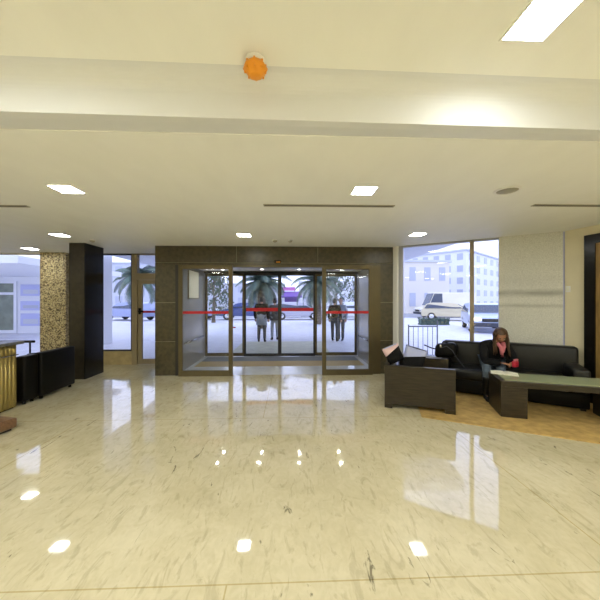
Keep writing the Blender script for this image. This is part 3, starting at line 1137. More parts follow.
def add_hand(mb, wrist, fwd, up, side, size=0.17, curl=0.6):
    """palm with four fingers and a thumb, growing from the wrist"""
    f_ = Vector(fwd).normalized()
    u_ = Vector(up)
    u_ = (u_ - f_ * u_.dot(f_)).normalized()
    s_ = f_.cross(u_) * side
    w0 = Vector(wrist)
    pl = size * 0.5
    c0 = w0 + f_ * pl * 0.5
    # palm
    t_ = skin_mesh([w0, w0 + f_ * pl * 0.55, w0 + f_ * pl], [(0, 1), (1, 2)], [0.022, 0.028, 0.026], 2)
    for v in t_.verts:
        q_ = v.co - c0
        v.co = v.co + s_ * (q_.dot(s_) * 0.35) - u_ * (q_.dot(u_) * 0.45)
    mb.merge(t_)
    lens = (0.42, 0.48, 0.45, 0.35)
    for i in range(4):
        base = w0 + f_ * pl * 0.92 + s_ * ((1.5 - i) * 0.019)
        L1 = size * lens[i]
        pts = [base - f_ * 0.02, base]
        dirv = f_.copy()
        for k in range(3):
            a = curl * (0.5 + 0.35 * k)
            dirv = (f_ * math.cos(a * (k + 1) * 0.75) - u_ * math.sin(a * (k + 1) * 0.75))
            pts.append(pts[-1] + dirv * L1 / 3)
        mb.merge(skin_mesh(pts, [(k, k + 1) for k in range(4)], [0.009, 0.0095, 0.0088, 0.008, 0.0065], 1))
    tb = w0 + f_ * pl * 0.30 + s_ * 0.022
    td = (s_ * 0.75 + f_ * 0.7 - u_ * 0.2).normalized()
    pts = [tb - s_ * 0.01, tb + td * size * 0.16, tb + (td + f_ * 0.5 - u_ * 0.3).normalized() * size * 0.30, tb + (td + f_ * 1.0 - u_ * 0.5).normalized() * size * 0.40]
    mb.merge(skin_mesh(pts, [(0, 1), (1, 2), (2, 3)], [0.013, 0.012, 0.010, 0.008], 1))


def add_head(mb, c_, yaw, pitch, roll, skin, h=0.225):
    """head with brow, nose, mouth, eyes and ears; +y local is the face side"""
    rot = Matrix.Translation(Vector(c_)) @ Euler((pitch, roll, yaw), 'XYZ').to_matrix().to_4x4()
    t_ = bmesh.new()
    bmesh.ops.create_uvsphere(t_, u_segments=28, v_segments=20, radius=1)
    for v in t_.verts:
        x_, y_, z_ = v.co
        wx = 0.076 * (1 - 0.22 * max(0, -z_) ** 1.5)
        ly = 0.097 if y_ < 0 else 0.092
        co = Vector((x_ * wx, y_ * ly * (1 - 0.18 * max(0, -z_)), z_ * h / 2))
        if y_ > 0:
            nz = math.exp(-((z_ + 0.15) / 0.20) ** 2) * math.exp(-(x_ / 0.16) ** 2)
            co.y += 0.020 * nz
            ey = math.exp(-((z_ - 0.06) / 0.10) ** 2) * math.exp(-((abs(x_) - 0.42) / 0.17) ** 2)
            co.y -= 0.011 * ey
            co.y += 0.006 * math.exp(-((z_ + 0.50) / 0.09) ** 2) * math.exp(-(x_ / 0.3) ** 2)
            co.y += 0.008 * math.exp(-((z_ + 0.82) / 0.14) ** 2) * math.exp(-(x_ / 0.3) ** 2)
        else:
            co.y *= 1.0 - 0.25 * max(0, -z_ - 0.2)
        v.co = co
    mb.use(skin)
    mb.merge(t_, rot)
    for s_ in (-1, 1):
        mb.use(skin)
        mb.ball((0, 0, 0), 1, 6, (0.011, 0.022, 0.032), rot @ Matrix.Translation((s_ * 0.076, -0.005, 0.0)))
        mb.use(M['paper'])
        mb.ball((0, 0, 0), 0.0115, 6, (1.2, 0.8, 0.8), rot @ Matrix.Translation((s_ * 0.031, 0.076, 0.008)))
        mb.use(M['eye'])
        mb.ball((0, 0, 0), 0.0058, 6, (1, 0.6, 1), rot @ Matrix.Translation((s_ * 0.031, 0.0845, 0.006)))
        mb.box(-0.015, 0.015, -0.003, 0.004, -0.002, 0.003, rot @ Matrix.Translation((s_ * 0.031, 0.087, 0.026)))
    mb.use(M['lips'])
    mb.ball((0, 0, 0), 1, 6, (0.020, 0.006, 0.008), rot @ Matrix.Translation((0, 0.086, -0.056)))
    mb.use(skin)
    return rot


BONES = [('pelvis', 'waist'), ('waist', 'chest'), ('chest', 'neck'), ('neck', 'skull'),
         ('chest', 'sl'), ('sl', 'el'), ('el', 'wl'), ('chest', 'sr'), ('sr', 'er'), ('er', 'wr'),
         ('pelvis', 'hl'), ('hl', 'kl'), ('kl', 'al'), ('al', 'tl'), ('pelvis', 'hr'), ('hr', 'kr'), ('kr', 'ar'), ('ar', 'tr')]
RAD = dict(pelvis=0.125, waist=0.11, chest=0.125, neck=0.052, skull=0.055, sl=0.062, sr=0.062, el=0.042, er=0.042, wl=0.027, wr=0.027,
           hl=0.085, hr=0.085, kl=0.058, kr=0.058, al=0.034, ar=0.034, tl=0.022, tr=0.022)


def limbs(J, keep, grow=1.0, add=0.0, override=None):
    names = []
    for a, b_ in keep:
        for q_ in (a, b_):
            if q_ not in names:
                names.append(q_)
    rad = dict(RAD)
    rad.update(override or {})
    vs = [J[q_] for q_ in names]
    es = [(names.index(a), names.index(b_)) for a, b_ in keep]
    return skin_mesh(vs, es, [rad[q_] * grow + add for q_ in names], 2)


def person(label, J, face, top, pants, shoes, hair, skin, coat_len=None, hands=True, hairfn=None, group=None, lower=None, bulk=1.0, boots=False):
    """J: joints in world metres. face: (yaw, pitch, roll)"""
    base = (J['pelvis'][0], J['pelvis'][1], 0)
    root = thing('person', label, 'person', base, 0, group)
    off = Vector(base)
    Jl = {k: tuple(Vector(v) - off) for k, v in J.items() if k != 'curl'}
    mb = MB()
    mb.use(skin)
    mb.merge(limbs(Jl, BONES, 0.86))
    hrot = add_head(mb, Jl['head'], *face, skin)
    if hands:
        for s_, wq, eq in ((1, 'wl', 'el'), (-1, 'wr', 'er')):
            fw = Vector(J.get('h' + wq, tuple(Vector(Jl[wq]) * 2 - Vector(Jl[eq])))) - (off if 'h' + wq in J else Vector((0, 0, 0))) - Vector(Jl[wq])
            add_hand(mb, Jl[wq], fw, (0, 0, 1) if abs(fw.normalized().z) < 0.8 else (0, -1, 0.2), s_, 0.17, J.get('curl', 0.5))
    mb.build('body', skin, root, fix=True)
    k = MB()
    k.merge(limbs(Jl, [b_ for b_ in BONES if b_[1] in ('waist', 'chest', 'neck', 'sl', 'el', 'wl', 'sr', 'er', 'wr')], bulk, 0.016, dict(wl=0.033, wr=0.033, neck=0.046, chest=0.150, waist=0.135)))
    k.build('jacket', top, root)
    if coat_len:
        k = MB()
        zc = Jl['pelvis'][2]
        k.lathe([(0.05, zc + 0.17), (0.17, zc + 0.16), (0.19, zc + 0.02), (0.215, zc - coat_len), (0.20, zc - coat_len), (0.15, zc + 0.02)], 20, Jl['pelvis'][0], Jl['pelvis'][1])
        k.build('coat_skirt', lower or top, root)
    Jt = dict(Jl)
    if boots:
        Jt['al'], Jt['ar'] = lerp(Jl['kl'], Jl['al'], 0.4), lerp(Jl['kr'], Jl['ar'], 0.4)
    k = MB()
    k.merge(limbs(Jt, [b_ for b_ in BONES if b_[1] in ('hl', 'kl', 'al', 'hr', 'kr', 'ar')], 1.0, 0.010, dict(pelvis=0.13, al=0.048, ar=0.048)))
    k.build('trousers', pants, root)
    for aq, tq in (('al', 'tl'), ('ar', 'tr')):
        k = MB()
        a_, t_ = Vector(Jl[aq]), Vector(Jl[tq])
        heel = a_ + (a_ - t_) * 0.25
        heel.z = t_.z
        k.merge(skin_mesh([a_ + Vector((0, 0, 0.10)), a_, heel + (t_ - heel) * 0.3, t_, t_ + (t_ - heel) * 0.12, heel], [(0, 1), (1, 2), (2, 3), (3, 4), (2, 5)], [0.052, 0.048, 0.042, 0.036, 0.026, 0.034], 2))
        if boots:
            kn_ = Vector(Jl[aq.replace('a', 'k')])
            k.merge(skin_mesh([a_, a_.lerp(kn_, 0.4), a_.lerp(kn_, 0.82)], [(0, 1), (1, 2)], [0.054, 0.064, 0.074], 2))
        k.build('boot' if boots else 'shoe', shoes, root)
    if hairfn:
        hairfn(root, hrot)
    else:
        k = MB()
        t_ = bmesh.new()
        bmesh.ops.create_uvsphere(t_, u_segments=20, v_segments=14, radius=1)
        kill = [v for v in t_.verts if v.co.z < -0.75 or (v.co.z < -0.2 and v.co.y > 0.1) or (v.co.y > 0.45 and v.co.z < 0.45)]
        bmesh.ops.delete(t_, geom=kill, context='VERTS')
        for v in t_.verts:
            v.co = Vector((v.co.x * 0.084, v.co.y * 0.106 - 0.004, v.co.z * 0.122 + 0.006))
        k.merge(t_, hrot)
        o_ = k.build('hair', hair, root)
        sm = o_.modifiers.new('thick', 'SOLIDIFY')
        sm.thickness = 0.012
    return root


def V3(l, d_, z):
    x_, y_ = W(l, d_)
    return (x_, y_, z)


def long_hair(root, hrot):
    """long straight hair falling forward on both sides of the face"""
    k = MB()
    t_ = bmesh.new()
    bmesh.ops.create_uvsphere(t_, u_segments=28, v_segments=18, radius=1)
    kill = [v for v in t_.verts if v.co.z < -0.3 or (v.co.y > 0.62 and v.co.z < 0.55)]
    bmesh.ops.delete(t_, geom=kill, context='VERTS')
    for v in t_.verts:
        v.co = Vector((v.co.x * 0.098, v.co.y * 0.116 - 0.006, v.co.z * 0.130 + 0.008))
    k.merge(t_, hrot)
    rnd = random.Random(3)
    for i in range(60):
        a = rnd.uniform(-0.5, PI + 0.5)            # around the back and sides
        x_, y_ = -math.cos(a) * 0.095, -math.sin(a) * 0.112
        p0 = hrot @ Vector((x_ * 0.75, y_ * 0.75, 0.095))
        p1 = hrot @ Vector((x_ * 1.03, y_ * 1.03, 0.02))
        ln_ = rnd.uniform(0.22, 0.33)
        p2 = p1 + Vector((rnd.uniform(-0.012, 0.012), rnd.uniform(-0.03, 0.0), -ln_ * 0.5))
        p3 = p2 + Vector((rnd.uniform(-0.02, 0.02), rnd.uniform(-0.035, 0.0), -ln_ * 0.5))
        k.tube([p0, lerp(p0, p1, 0.5), p1, lerp(p1, p2, 0.5), p2, lerp(p2, p3, 0.5), p3], 0.017, 6, 0.005)
    k.build('hair', M['hair'], root)


J = dict(
    pelvis=V3(3.31, 5.16, 0.55), waist=V3(3.28, 5.10, 0.67), chest=V3(3.25, 5.02, 0.80), neck=V3(3.25, 4.96, 0.92), skull=V3(3.26, 4.92, 0.98),
    head=V3(3.265, 4.89, 1.015),
    sl=V3(3.42, 4.96, 0.83), el=V3(3.47, 4.84, 0.61), wl=V3(3.33, 4.68, 0.625),
    sr=V3(3.08, 5.02, 0.83), er=V3(3.01, 4.90, 0.60), wr=V3(3.16, 4.70, 0.615),
    hl=V3(3.39, 5.09, 0.52), kl=V3(3.15, 4.69, 0.50), al=V3(3.10, 4.74, 0.10), tl=V3(3.06, 4.62, 0.05),
    hr=V3(3.21, 5.15, 0.52), kr=V3(2.94, 4.72, 0.49), ar=V3(2.95, 4.75, 0.10), tr=V3(2.915, 4.645, 0.05),
    hwl=V3(3.27, 4.60, 0.62), hwr=V3(3.25, 4.63, 0.60), curl=0.8)
woman = person('person with long brown hair and dark jacket on the black sofa holding red pouch', J,
               (PI + R(-18) - PSI, R(-38), R(4)), M['blackcloth'], M['jeans'], M['leather'], M['hair'], M['skin'], hairfn=long_hair, bulk=1.18, boots=True)
# pink scarf at the neck
wx_, wy_ = woman.location[0], woman.location[1]
k = MB()
n0 = Vector(V3(3.25, 4.93, 0.90)) - Vector((wx_, wy_, 0))
fwd = Vector(V3(3.27, 4.83, 0)) - Vector(V3(3.25, 5.0, 0))
fwd.normalize()
sd = Vector((-fwd.y, fwd.x, 0))
k.tube([n0 + fwd * 0.05 + sd * 0.05, n0 + fwd * 0.10 + sd * 0.02 + Vector((0, 0, -0.05)), n0 + fwd * 0.10 + Vector((0, 0, -0.13)), n0 + fwd * 0.10 + Vector((0, 0, -0.22))], 0.035, 10, 0.028)
k.tube([n0 + fwd * 0.05 - sd * 0.05, n0 + fwd * 0.10 - sd * 0.03 + Vector((0, 0, -0.06)), n0 + fwd * 0.11 - sd * 0.02 + Vector((0, 0, -0.18))], 0.03, 10, 0.024)
k.build('scarf', M['pink'], woman)
# red pouch in her hands
q = V3(3.30, 4.60, 0.61)
t = thing('pouch', 'small crimson pouch held in both hands by the seated person', 'pouch', q, R(20))
b = MB(); b.rbox(-0.055, 0.055, -0.025, 0.025, -0.04, 0.055, 0.018, 3); b.build('pouch_body', M['crimson'], t)
b = MB(); b.rbox(-0.03, 0.06, -0.012, 0.012, 0.05, 0.085, 0.008, 2); b.build('tissue', M['pink'], t)


def standing(x, y, h, yaw, **kw):
    """joints of a standing figure, facing yaw (0 = +y)"""
    s_ = h / 1.72
    c_, n_ = math.cos(yaw), math.sin(yaw)

    def P(a, b_, z):
        return (x + (a * c_ - b_ * n_) * s_, y + (a * n_ + b_ * c_) * s_, z * s_)
    st_ = kw.get('stride', 0.0)
    return dict(pelvis=P(0, 0, 0.93), waist=P(0, 0, 1.08), chest=P(0, 0, 1.30), neck=P(0, 0, 1.46), skull=P(0, 0.01, 1.56), head=P(0, 0.02, 1.60),
                sl=P(-0.19, 0, 1.38), el=P(-0.25, -0.03, 1.11), wl=P(-0.24, 0.06, 0.87), sr=P(0.19, 0, 1.38), er=P(0.25, -0.03, 1.11), wr=P(0.24, 0.07, 0.87),
                hl=P(-0.09, 0, 0.88), kl=P(-0.11, 0.02 + st_ * 0.5, 0.48), al=P(-0.115, st_, 0.09), tl=P(-0.125, 0.13 + st_, 0.045),
                hr=P(0.09, 0, 0.88), kr=P(0.11, 0.02 - st_ * 0.4, 0.48), ar=P(0.115, -st_, 0.09), tr=P(0.125, 0.13 - st_, 0.045))


x, y = W(-1.45, 11.35)
person('person in black jacket and grey coat standing outside the left door leaf, seen from behind', standing(x, y, 1.72, R(-8)), (R(-8), 0, 0),
       M['blackcloth'], M['darkgrey'], M['leather'], M['darkhair'], M['skinp'], coat_len=0.27, lower=M['greycloth'], bulk=1.3)
x, y = W(-1.00, 11.9)
person('person in grey outside beside the black jacketed figure, partly behind a door post', standing(x, y, 1.66, R(20)), (R(20), 0, 0),
       M['darkgrey'], M['greycloth'], M['leather'], M['darkhair'], M['skinp'], coat_len=0.10)
x, y = W(1.34, 11.6)
person('person in dark clothes outside the right lobby pane, the slimmer left one', standing(x, y, 1.66, R(-30), stride=0.06), (R(-30), 0, 0),
       M['blackcloth'], M['darkgrey'], M['leather'], M['darkhair'], M['skinp'])
x, y = W(1.62, 11.9)
person('person in pale grey top and dark trousers walking outside the right lobby pane', standing(x, y, 1.68, R(150), stride=0.10), (R(150), 0, 0),
       M['greycloth'], M['darkgrey'], M['leather'], M['darkhair'], M['skinp'], coat_len=0.06)

# ------------------------------------------------------------------ outside
b = MB(); b.box(-60, 60, YF + 0.2, 27, -0.25, -0.015); b.box(PX1 + 0.2, 60, 3.0, YF + 0.2, -0.25, -0.018)
o = smesh(b, 'floor_plaza', M['plaza'])
b = MB(); b.box(-90, 90, 27, 120, -0.25, -0.03); smesh(b, 'floor_street', M['road'])
b = MB(); b.box(-1.75, 1.25, YO + 0.2, 11.6, -0.02, 0.0); smesh(b, 'floor_walkway', M['walk'])
b = MB(); b.box(-6.4, 4.75, YF + 0.35, 14.5, 3.2, 3.5); smesh(b, 'ceiling_canopy', M['extgrey'])
# white outside pillar seen through the left window
b = MB(); b.box(-7.3, -6.68, 11.0, 11.6, -0.02, 3.6); smesh(b, 'wall_pillar', M['extwhite'])
# building wing at far left
b = MB(); b.box(-26, -11.0, 15.0, 15.3, -0.02, 3.4); smesh(b, 'wall_wing', M['extwhite'])
b = MB(); b.box(-26, -8.2, 9.4, 15.0, 2.72, 2.95); smesh(b, 'ceiling_wing', M['extwhite'])
d = struct('door_7')
b = MB()
for (x0, x1, z0, z1) in ((-14.15, -14.02, 0, 2.5), (-13.25, -13.12, 0, 2.5), (-14.02, -13.25, 2.4, 2.5), (-14.02, -13.25, 0, 0.15), (-14.02, -13.25, 1.85, 1.97)):
    b.box(x0, x1, 14.93, 15.0, z0, z1)
b.build('door_frame', M['extwhite'], d)
b = MB(); b.box(-14.02, -13.25, 14.96, 15.0, 0.15, 1.85); b.box(-14.02, -13.25, 14.96, 15.0, 1.97, 2.4); b.build('pane', M['greenish'], d)
b = MB(); b.box(-15.2, -14.3, 14.95, 15.0, 0.2, 1.0); smesh(b, 'trim_8', M['yellow'])
for i, (x0, x1, z0, z1) in enumerate(((-12.95, -12.0, 1.80, 2.35), (-12.95, -12.0, 1.10, 1.55), (-12.95, -12.0, 0.35, 0.95))):
    t = thing('notice_board', 'pale blue notice on the white wing wall outside at left, ' + ('topmost', 'middle', 'lowest')[i], 'notice', (x0, 15.0, z0), 0, 'notices on the outside wall')
    b = MB(); b.box(0, x1 - x0, -0.04, -0.01, 0, z1 - z0); b.build('board', M['notice'], t)
    b = MB(); b.box(0.12, x1 - x0 - 0.12, -0.044, -0.04, 0.1, (z1 - z0) * 0.55); b.build('sheet', M['extgrey' if i != 1 else 'extwin'], t)
t = thing('window_ledge_rail', 'thin black rail before the left window beside the brass desk', 'rail', (-6.9, 7.3, 0))
b = MB(); b.tube([(-1.6, 0, 0.62), (0.9, 0, 0.62)], 0.03, 8); b.build('top_rail', M['black_stone'], t)
for xx in (-1.5, -0.4, 0.8):
    b = MB(); b.tube([(xx, 0, 0.0), (xx, 0, 0.62)], 0.018, 8); b.build('post', M['black_stone'], t)


def palm_tree(x, y, h, spread, label, nf=30, seed=1):
    rnd = random.Random(seed)
    t = thing('palm_tree', label, 'palm tree', (x, y, -0.02), 0, 'palms on the plaza')
    k = MB()
    pts = [(0.05 * math.sin(q_ * 0.9), 0.03 * q_, h * q_ / 7) for q_ in range(8)]
    k.tube(pts, 0.26, 12, 0.19)
    for q_ in range(16):
        z_ = h * (q_ + 0.5) / 16.5
        k.lathe([(0.22, z_ - 0.03), (0.275 - 0.004 * q_, z_ + 0.05), (0.2, z_ + 0.06)], 12, 0.05 * math.sin(z_ / h * 6.3), 0.21 * z_ / h)
    k.build('trunk', M['trunk'], t)
    top = Vector(pts[-1])
    k = MB()
    for i in range(nf):
        a = i * 2.399 + rnd.uniform(-0.2, 0.2)
        el = R(80) - (i / nf) * R(105)
        L_ = spread * rnd.uniform(0.85, 1.1)
        d_ = Vector((math.cos(a), math.sin(a), 0))
        spine = []
        p_ = top.copy()
        e_ = el
        n_ = 12
        for q_ in range(n_ + 1):
            spine.append(p_.copy())
            p_ = p_ + (d_ * math.cos(e_) + Vector((0, 0, math.sin(e_)))) * (L_ / n_)
            e_ -= R(9)
        k.tube(spine, 0.022, 5, 0.006)
        sd_ = Vector((-d_.y, d_.x, 0))
        for q_ in range(1, n_ + 1):
            for sub in (0.0, 0.25, 0.5, 0.75):
                b0_ = spine[q_ - 1].lerp(spine[q_], sub)
                fw_ = (spine[q_] - spine[q_ - 1]).normalized()
                ll = spread * 0.30 * math.sin(PI * (0.12 + 0.83 * (q_ + sub) / (n_ + 1)))
                for s_ in (-1, 1):
                    tip = b0_ + (sd_ * s_ * 0.8 + fw_ * 0.7 + Vector((0, 0, -0.45))).normalized() * ll
                    wv = fw_ * 0.017
                    mid = b0_.lerp(tip, 0.5) + Vector((0, 0, 0.02))
                    k.quad(b0_ - wv, b0_ + wv, mid + wv, mid - wv)
                    k.quad(mid - wv, mid + wv, tip + wv * 0.2, tip - wv * 0.2)
    k.build('fronds', M['palm'], t, fix=False)
    return t


x, y = W(-2.15, 17.0); palm_tree(x, y, 2.55, 1.9, 'palm tree with drooping fronds behind the figures at the left door leaf', 34, 1)
x, y = W(1.17, 20.0); palm_tree(x, y, 2.75, 2.2, 'palm tree with drooping fronds behind the right door leaf', 34, 2)
x, y = W(-10.3, 19.0); palm_tree(x, y, 3.0, 2.0, 'palm tree seen through the left window beside the side door', 30, 3)


def leafy_tree(x, y, h, r_, label, n=900, seed=1, low=0.35):
    rnd = random.Random(seed)
    t = thing('leafy_tree', label, 'tree', (x, y, -0.03), 0, 'leafy trees beyond the plaza')
    k = MB()
    k.tube([(0, 0, 0), (0.03, 0.02, h * 0.3), (0.0, 0.05, h * 0.6), (0.05, 0.0, h * 0.85)], 0.15, 10, 0.05)
    for q_ in range(6):
        a = q_ * 1.05
        k.tube([(0, 0.03, h * (0.4 + 0.05 * q_)), (math.cos(a) * r_ * 0.35, math.sin(a) * r_ * 0.35, h * (0.52 + 0.05 * q_)), (math.cos(a) * r_ * 0.65, math.sin(a) * r_ * 0.65, h * (0.62 + 0.04 * q_))], 0.05, 7, 0.015)
    k.build('trunk', M['trunk'], t)
    k = MB()
    blobs = [(rnd.uniform(-0.5, 0.5) * r_, rnd.uniform(-0.5, 0.5) * r_, h * (low + (1 - low) * rnd.random()), r_ * rnd.uniform(0.35, 0.6)) for _ in range(11)]
    for i in range(n):
        bx_, by_, bz_, br_ = blobs[i % len(blobs)]
        v_ = Vector((rnd.gauss(0, 1), rnd.gauss(0, 1), rnd.gauss(0, 1))).normalized() * br_ * rnd.uniform(0.55, 1.0)
        c_ = Vector((bx_, by_, bz_)) + v_
        m_r = Euler((rnd.uniform(0, 6), rnd.uniform(0, 6), rnd.uniform(0, 6))).to_matrix()
        s_ = rnd.uniform(0.08, 0.16)
        ps = [m_r @ Vector(q_) * s_ + c_ for q_ in ((-1, 0, 0), (0, -0.55, 0.1), (1, 0, 0), (0, 0.55, 0.1))]
        k.quad(*ps)
    k.build('foliage', M['leaf'], t, fix=False)


x, y = W(-6.2, 21.5); leafy_tree(x, y, 4.2, 1.9, 'bushy tree beyond the left lobby pane', 1300, 5)
x, y = W(3.4, 28.5); leafy_tree(x, y, 5.2, 1.9, 'bushy tree beyond the right lobby pane, left one', 1100, 6, 0.3)
x, y = W(6.3, 31.0); leafy_tree(x, y, 5.2, 1.9, 'bushy tree beyond the right lobby pane, right one', 900, 7, 0.3)

CARN = [0]


def car(l, d_, rz, col, label, L_=4.2, Hh=1.45, van=False, lit=False):
    x, y = W(l, d_)
    t = thing('van' if van else 'car', label, 'van' if van else 'car', (x, y, -0.015), rz, 'parked vehicles outside')
    CARN[0] += 1
    m_ = mat('car_paint_%d' % CARN[0], col, 0.3, coat=0.5)
    hw = 0.85
    k = MB()
    if van:
        prof_ = [(-L_ / 2, 0.3), (-L_ / 2, Hh - 0.1), (-L_ / 2 + 0.1, Hh), (L_ / 2 - 1.3, Hh), (L_ / 2 - 0.75, 1.05), (L_ / 2 - 0.05, 0.85), (L_ / 2, 0.3)]
        win = [(L_ / 2 - 1.28, Hh - 0.10), (L_ / 2 - 0.80, 1.08), (L_ / 2 - 2.0, 1.08), (L_ / 2 - 2.0, Hh - 0.10)]
    else:
        prof_ = [(-L_ / 2, 0.32), (-L_ / 2 - 0.03, 0.65), (-L_ / 2 + 0.05, 0.92), (-L_ / 2 + 0.35, Hh - 0.1), (-L_ / 2 + 0.7, Hh), (0.25, Hh), (0.55, Hh - 0.06), (1.15, 0.95), (L_ / 2 - 0.1, 0.78), (L_ / 2, 0.6), (L_ / 2, 0.32)]
        win = [(-L_ / 2 + 0.42, Hh - 0.13), (-L_ / 2 + 0.22, 0.96), (1.0, 0.96), (0.52, Hh - 0.13)]
    vs = k.extrude_xz(prof_, -hw, hw)
    for v in vs:
        if v.co.z > 1.0:
            v.co.y *= 0.84
    k.build('body', m_, t, 0.05)
    for s_ in (-1, 1):
        k = MB()
        vs = k.extrude_xz(win, s_ * (hw * 0.5), s_ * (hw + 0.012))
        for v in vs:
            if v.co.z > 1.2:
                v.co.y *= 0.85
            elif v.co.z > 1.0:
                v.co.y *= 0.93
        k.build('side_window', M['carglass'], t)
    k = MB()
    if van:
        a_, b_ = (L_ / 2 - 1.27, Hh - 0.08), (L_ / 2 - 0.80, 1.12)
    else:
        a_, b_ = (0.60, Hh - 0.10), (1.10, 1.0)
    k.extrude_xz([(a_[0], a_[1]), (b_[0], b_[1]), (b_[0] + 0.05, b_[1] + 0.01), (a_[0] + 0.05, a_[1] + 0.01)], -hw * 0.72, hw * 0.72)
    k.build('windscreen', M['carglass'], t)
    for xx in (-L_ * 0.31, L_ * 0.31):
        for s_ in (-1, 1):
            k = MB()
            k.lathe([(0.001, -0.1), (0.30, -0.1), (0.32, -0.06), (0.32, 0.06), (0.30, 0.1), (0.001, 0.1)], 20, 0, 0, Matrix.Translation((xx, s_ * (hw - 0.1), 0.32)) @ Matrix.Rotation(PI / 2, 4, 'X'))
            wh = k.build('wheel', M['tyre'], t)
            k = MB()
            k.lathe([(0.001, -0.01), (0.19, -0.01), (0.17, 0.015), (0.001, 0.02)], 16, 0, 0, Matrix.Translation((xx, s_ * (hw + 0.002), 0.32)) @ Matrix.Rotation(-s_ * PI / 2, 4, 'X'))
            k.build('hub_cap', M['chrome'], wh)
    for s_ in (-1, 1):
        k = MB(); k.rbox(L_ / 2 - 0.06, L_ / 2 + 0.02, s_ * 0.6 - 0.15, s_ * 0.6 + 0.15, 0.62, 0.76, 0.02); k.build('headlamp', M['headlamp'] if lit else M['chrome'], t)
    k = MB(); k.rbox(L_ / 2 - 0.05, L_ / 2 + 0.06, -hw * 0.95, hw * 0.95, 0.32, 0.52, 0.03); k.build('bumper', M['darkgrey'], t)
    k = MB(); k.rbox(L_ / 2 - 0.03, L_ / 2 + 0.03, -0.4, 0.4, 0.56, 0.72, 0.02); k.build('grille', M['tyre'], t)
    return t


car(9.9, 16.2, R(-112) - PSI, (0.52, 0.60, 0.78), 'pale blue car facing the right hand window, behind the mullion', lit=True)
car(11.9, 24.0, R(-30), (0.62, 0.55, 0.36), 'small beige car parked in front of a cream van', 3.9, 1.4)
car(13.5, 28.0, R(180), (0.78, 0.74, 0.60), 'tall cream van outside the right hand window', 5.2, 2.3, van=True)
car(-4.6, 25.0, R(180), (0.05, 0.08, 0.25), 'dark blue car beyond the plaza, behind the left outer pane', 4.2, 1.4)
car(-0.2, 25.0, R(0), (0.50, 0.50, 0.58), 'silver car beyond the plaza, behind the right door leaf', 4.2, 1.45)
car(4.2, 25.0, R(180), (0.75, 0.77, 0.80), 'white car beyond the plaza, right of the silver car', 4.1, 1.45)
car(-9.1, 25.0, R(0), (0.30, 0.35, 0.55), 'blue grey car beyond the plaza, seen through the left lobby pane', 4.2, 1.45)
car(-13.6, 24.0, R(160), (0.28, 0.33, 0.52), 'grey blue car seen through the left window', 4.2, 1.45)

# kiosk with a purple awning beyond the right door leaf
x, y = W(-0.75, 28.5)
t = thing('kiosk', 'small kiosk with a purple awning and pink sign behind the parked cars', 'kiosk', (x, y, -0.03), 0)
b = MB(); b.box(-0.9, 0.8, 0, 1.8, 0, 2.3); b.build('booth', M['extwhite'], t)
b = MB(); b.extrude_yz([(-0.9, 1.85), (0.0, 2.35), (0.0, 2.45), (-0.95, 1.95)], -1.0, 0.9); b.build('awning', M['purple'], t)
b = MB(); b.box(-0.9, 0.3, -0.15, 0.0, 2.5, 2.85); b.build('sign_board', M['magenta'], t)
b = MB(); b.box(-0.7, 0.6, -0.02, 0.0, 0.9, 1.85); b.build('counter_opening', M['purple'], t)

# railing outside the right window
x0_, y0_ = W(2.95, 8.15)
t = thing('railing', 'dark metal railing with thin bars outside the right hand window', 'railing', (x0_, y0_, -0.018), -PSI)
b = MB(); b.tube([(0, 0, 0.90), (0.78, 0, 0.90)], 0.016, 8); b.build('top_rail', M['rail'], t)
b = MB(); b.tube([(0, 0, 0.12), (0.78, 0, 0.12)], 0.012, 8); b.build('bottom_rail', M['rail'], t)
for xx in (0.0, 0.78):
    b = MB(); b.tube([(xx, 0, 0.0), (xx, 0, 1.06 if xx else 0.95)], 0.018, 8); b.build('post', M['rail'], t)
for i in range(1, 6):
    b = MB(); b.tube([(i * 0.13, 0, 0.12), (i * 0.13, 0, 0.90)], 0.008, 6); b.build('bar', M['rail'], t)
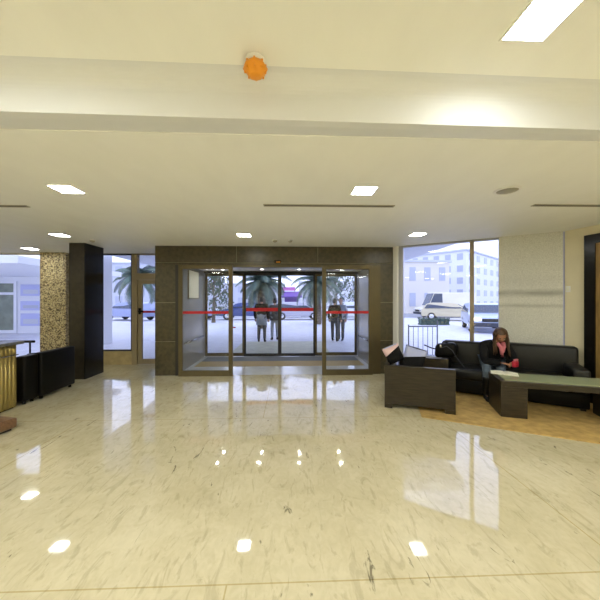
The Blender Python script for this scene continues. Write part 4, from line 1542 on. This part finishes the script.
# low hedge beyond
rnd = random.Random(11)
x, y = W(8.7, 19.5)
t = thing('low_hedge', 'low clipped hedge in front of the vans outside', 'hedge', (x, y, -0.02), 0)
b = MB()
b.box(-0.9, 0.9, -0.2, 0.2, 0.0, 0.40)
for i in range(700):
    c_ = Vector((rnd.uniform(-0.95, 0.95), rnd.choice((-0.22, 0.22)) * rnd.uniform(0.8, 1.1), rnd.uniform(0.02, 0.45)))
    m_r = Euler((rnd.uniform(0, 6), rnd.uniform(0, 6), rnd.uniform(0, 6))).to_matrix()
    b.quad(*[m_r @ Vector(q_) * 0.06 + c_ for q_ in ((-1, 0, 0), (0, -0.6, 0.1), (1, 0, 0), (0, 0.6, 0.1))])
b.build('clipped_leaves', M['hedge'], t, fix=False)


def block(x, y, rz, Lx, Ly, h, m_, label, floors, cols, sidecols, name='apartment_building'):
    """building whose front runs along local x, with windows on front and left end"""
    t = thing(name, label, 'building', (x, y, -0.03), rz)
    k = MB(); k.box(0, Lx, 0, Ly, 0, h); k.build('walls', m_, t)
    k = MB(); k.box(-0.2, Lx + 0.2, -0.2, Ly + 0.2, h, h + 0.25); k.build('roof_edge', M['extgrey'], t)
    fh = h / floors
    for f_ in range(floors):
        for c_ in range(cols):
            xc = Lx * (c_ + 0.5) / cols
            ww = Lx / cols * 0.20
            k = MB(); k.box(xc - ww, xc + ww, -0.05, 0.02, f_ * fh + fh * 0.28, f_ * fh + fh * 0.8); wn_ = k.build('window', M['extwin'], t)
        for c_ in range(sidecols):
            yc = Ly * (c_ + 0.5) / sidecols
            ww = Ly / sidecols * 0.24
            k = MB(); k.box(-0.05, 0.02, yc - ww, yc + ww, f_ * fh + fh * 0.28, f_ * fh + fh * 0.8); k.build('window', M['extwin'], t)
    return t


x, y = W(12.6, 36.0)
block(x, y, R(3), 5.6, 8, 6.2, M['extcream'], 'low cream building at left in the right hand window', 2, 3, 3)
cx_, cy_ = W(24.4, 44.0)
block(cx_, cy_, math.atan2(25, 28) - PSI, 40, 14, 8.9, M['extwhite'], 'tall white apartment block receding behind the window mullion', 5, 12, 8)
x, y = W(-26, 75); block(x, y, 0, 22, 10, 5.6, M['extgrey'], 'long pale building far behind the left palm', 2, 7, 2)
x, y = W(0, 80); block(x, y, 0, 26, 10, 6.4, M['extwhite'], 'long pale building far behind the right palm', 2, 8, 2)
x, y = W(-52, 60); block(x, y, 0, 24, 10, 9, M['extgrey'], 'pale building far beyond the left window palm', 3, 7, 2)
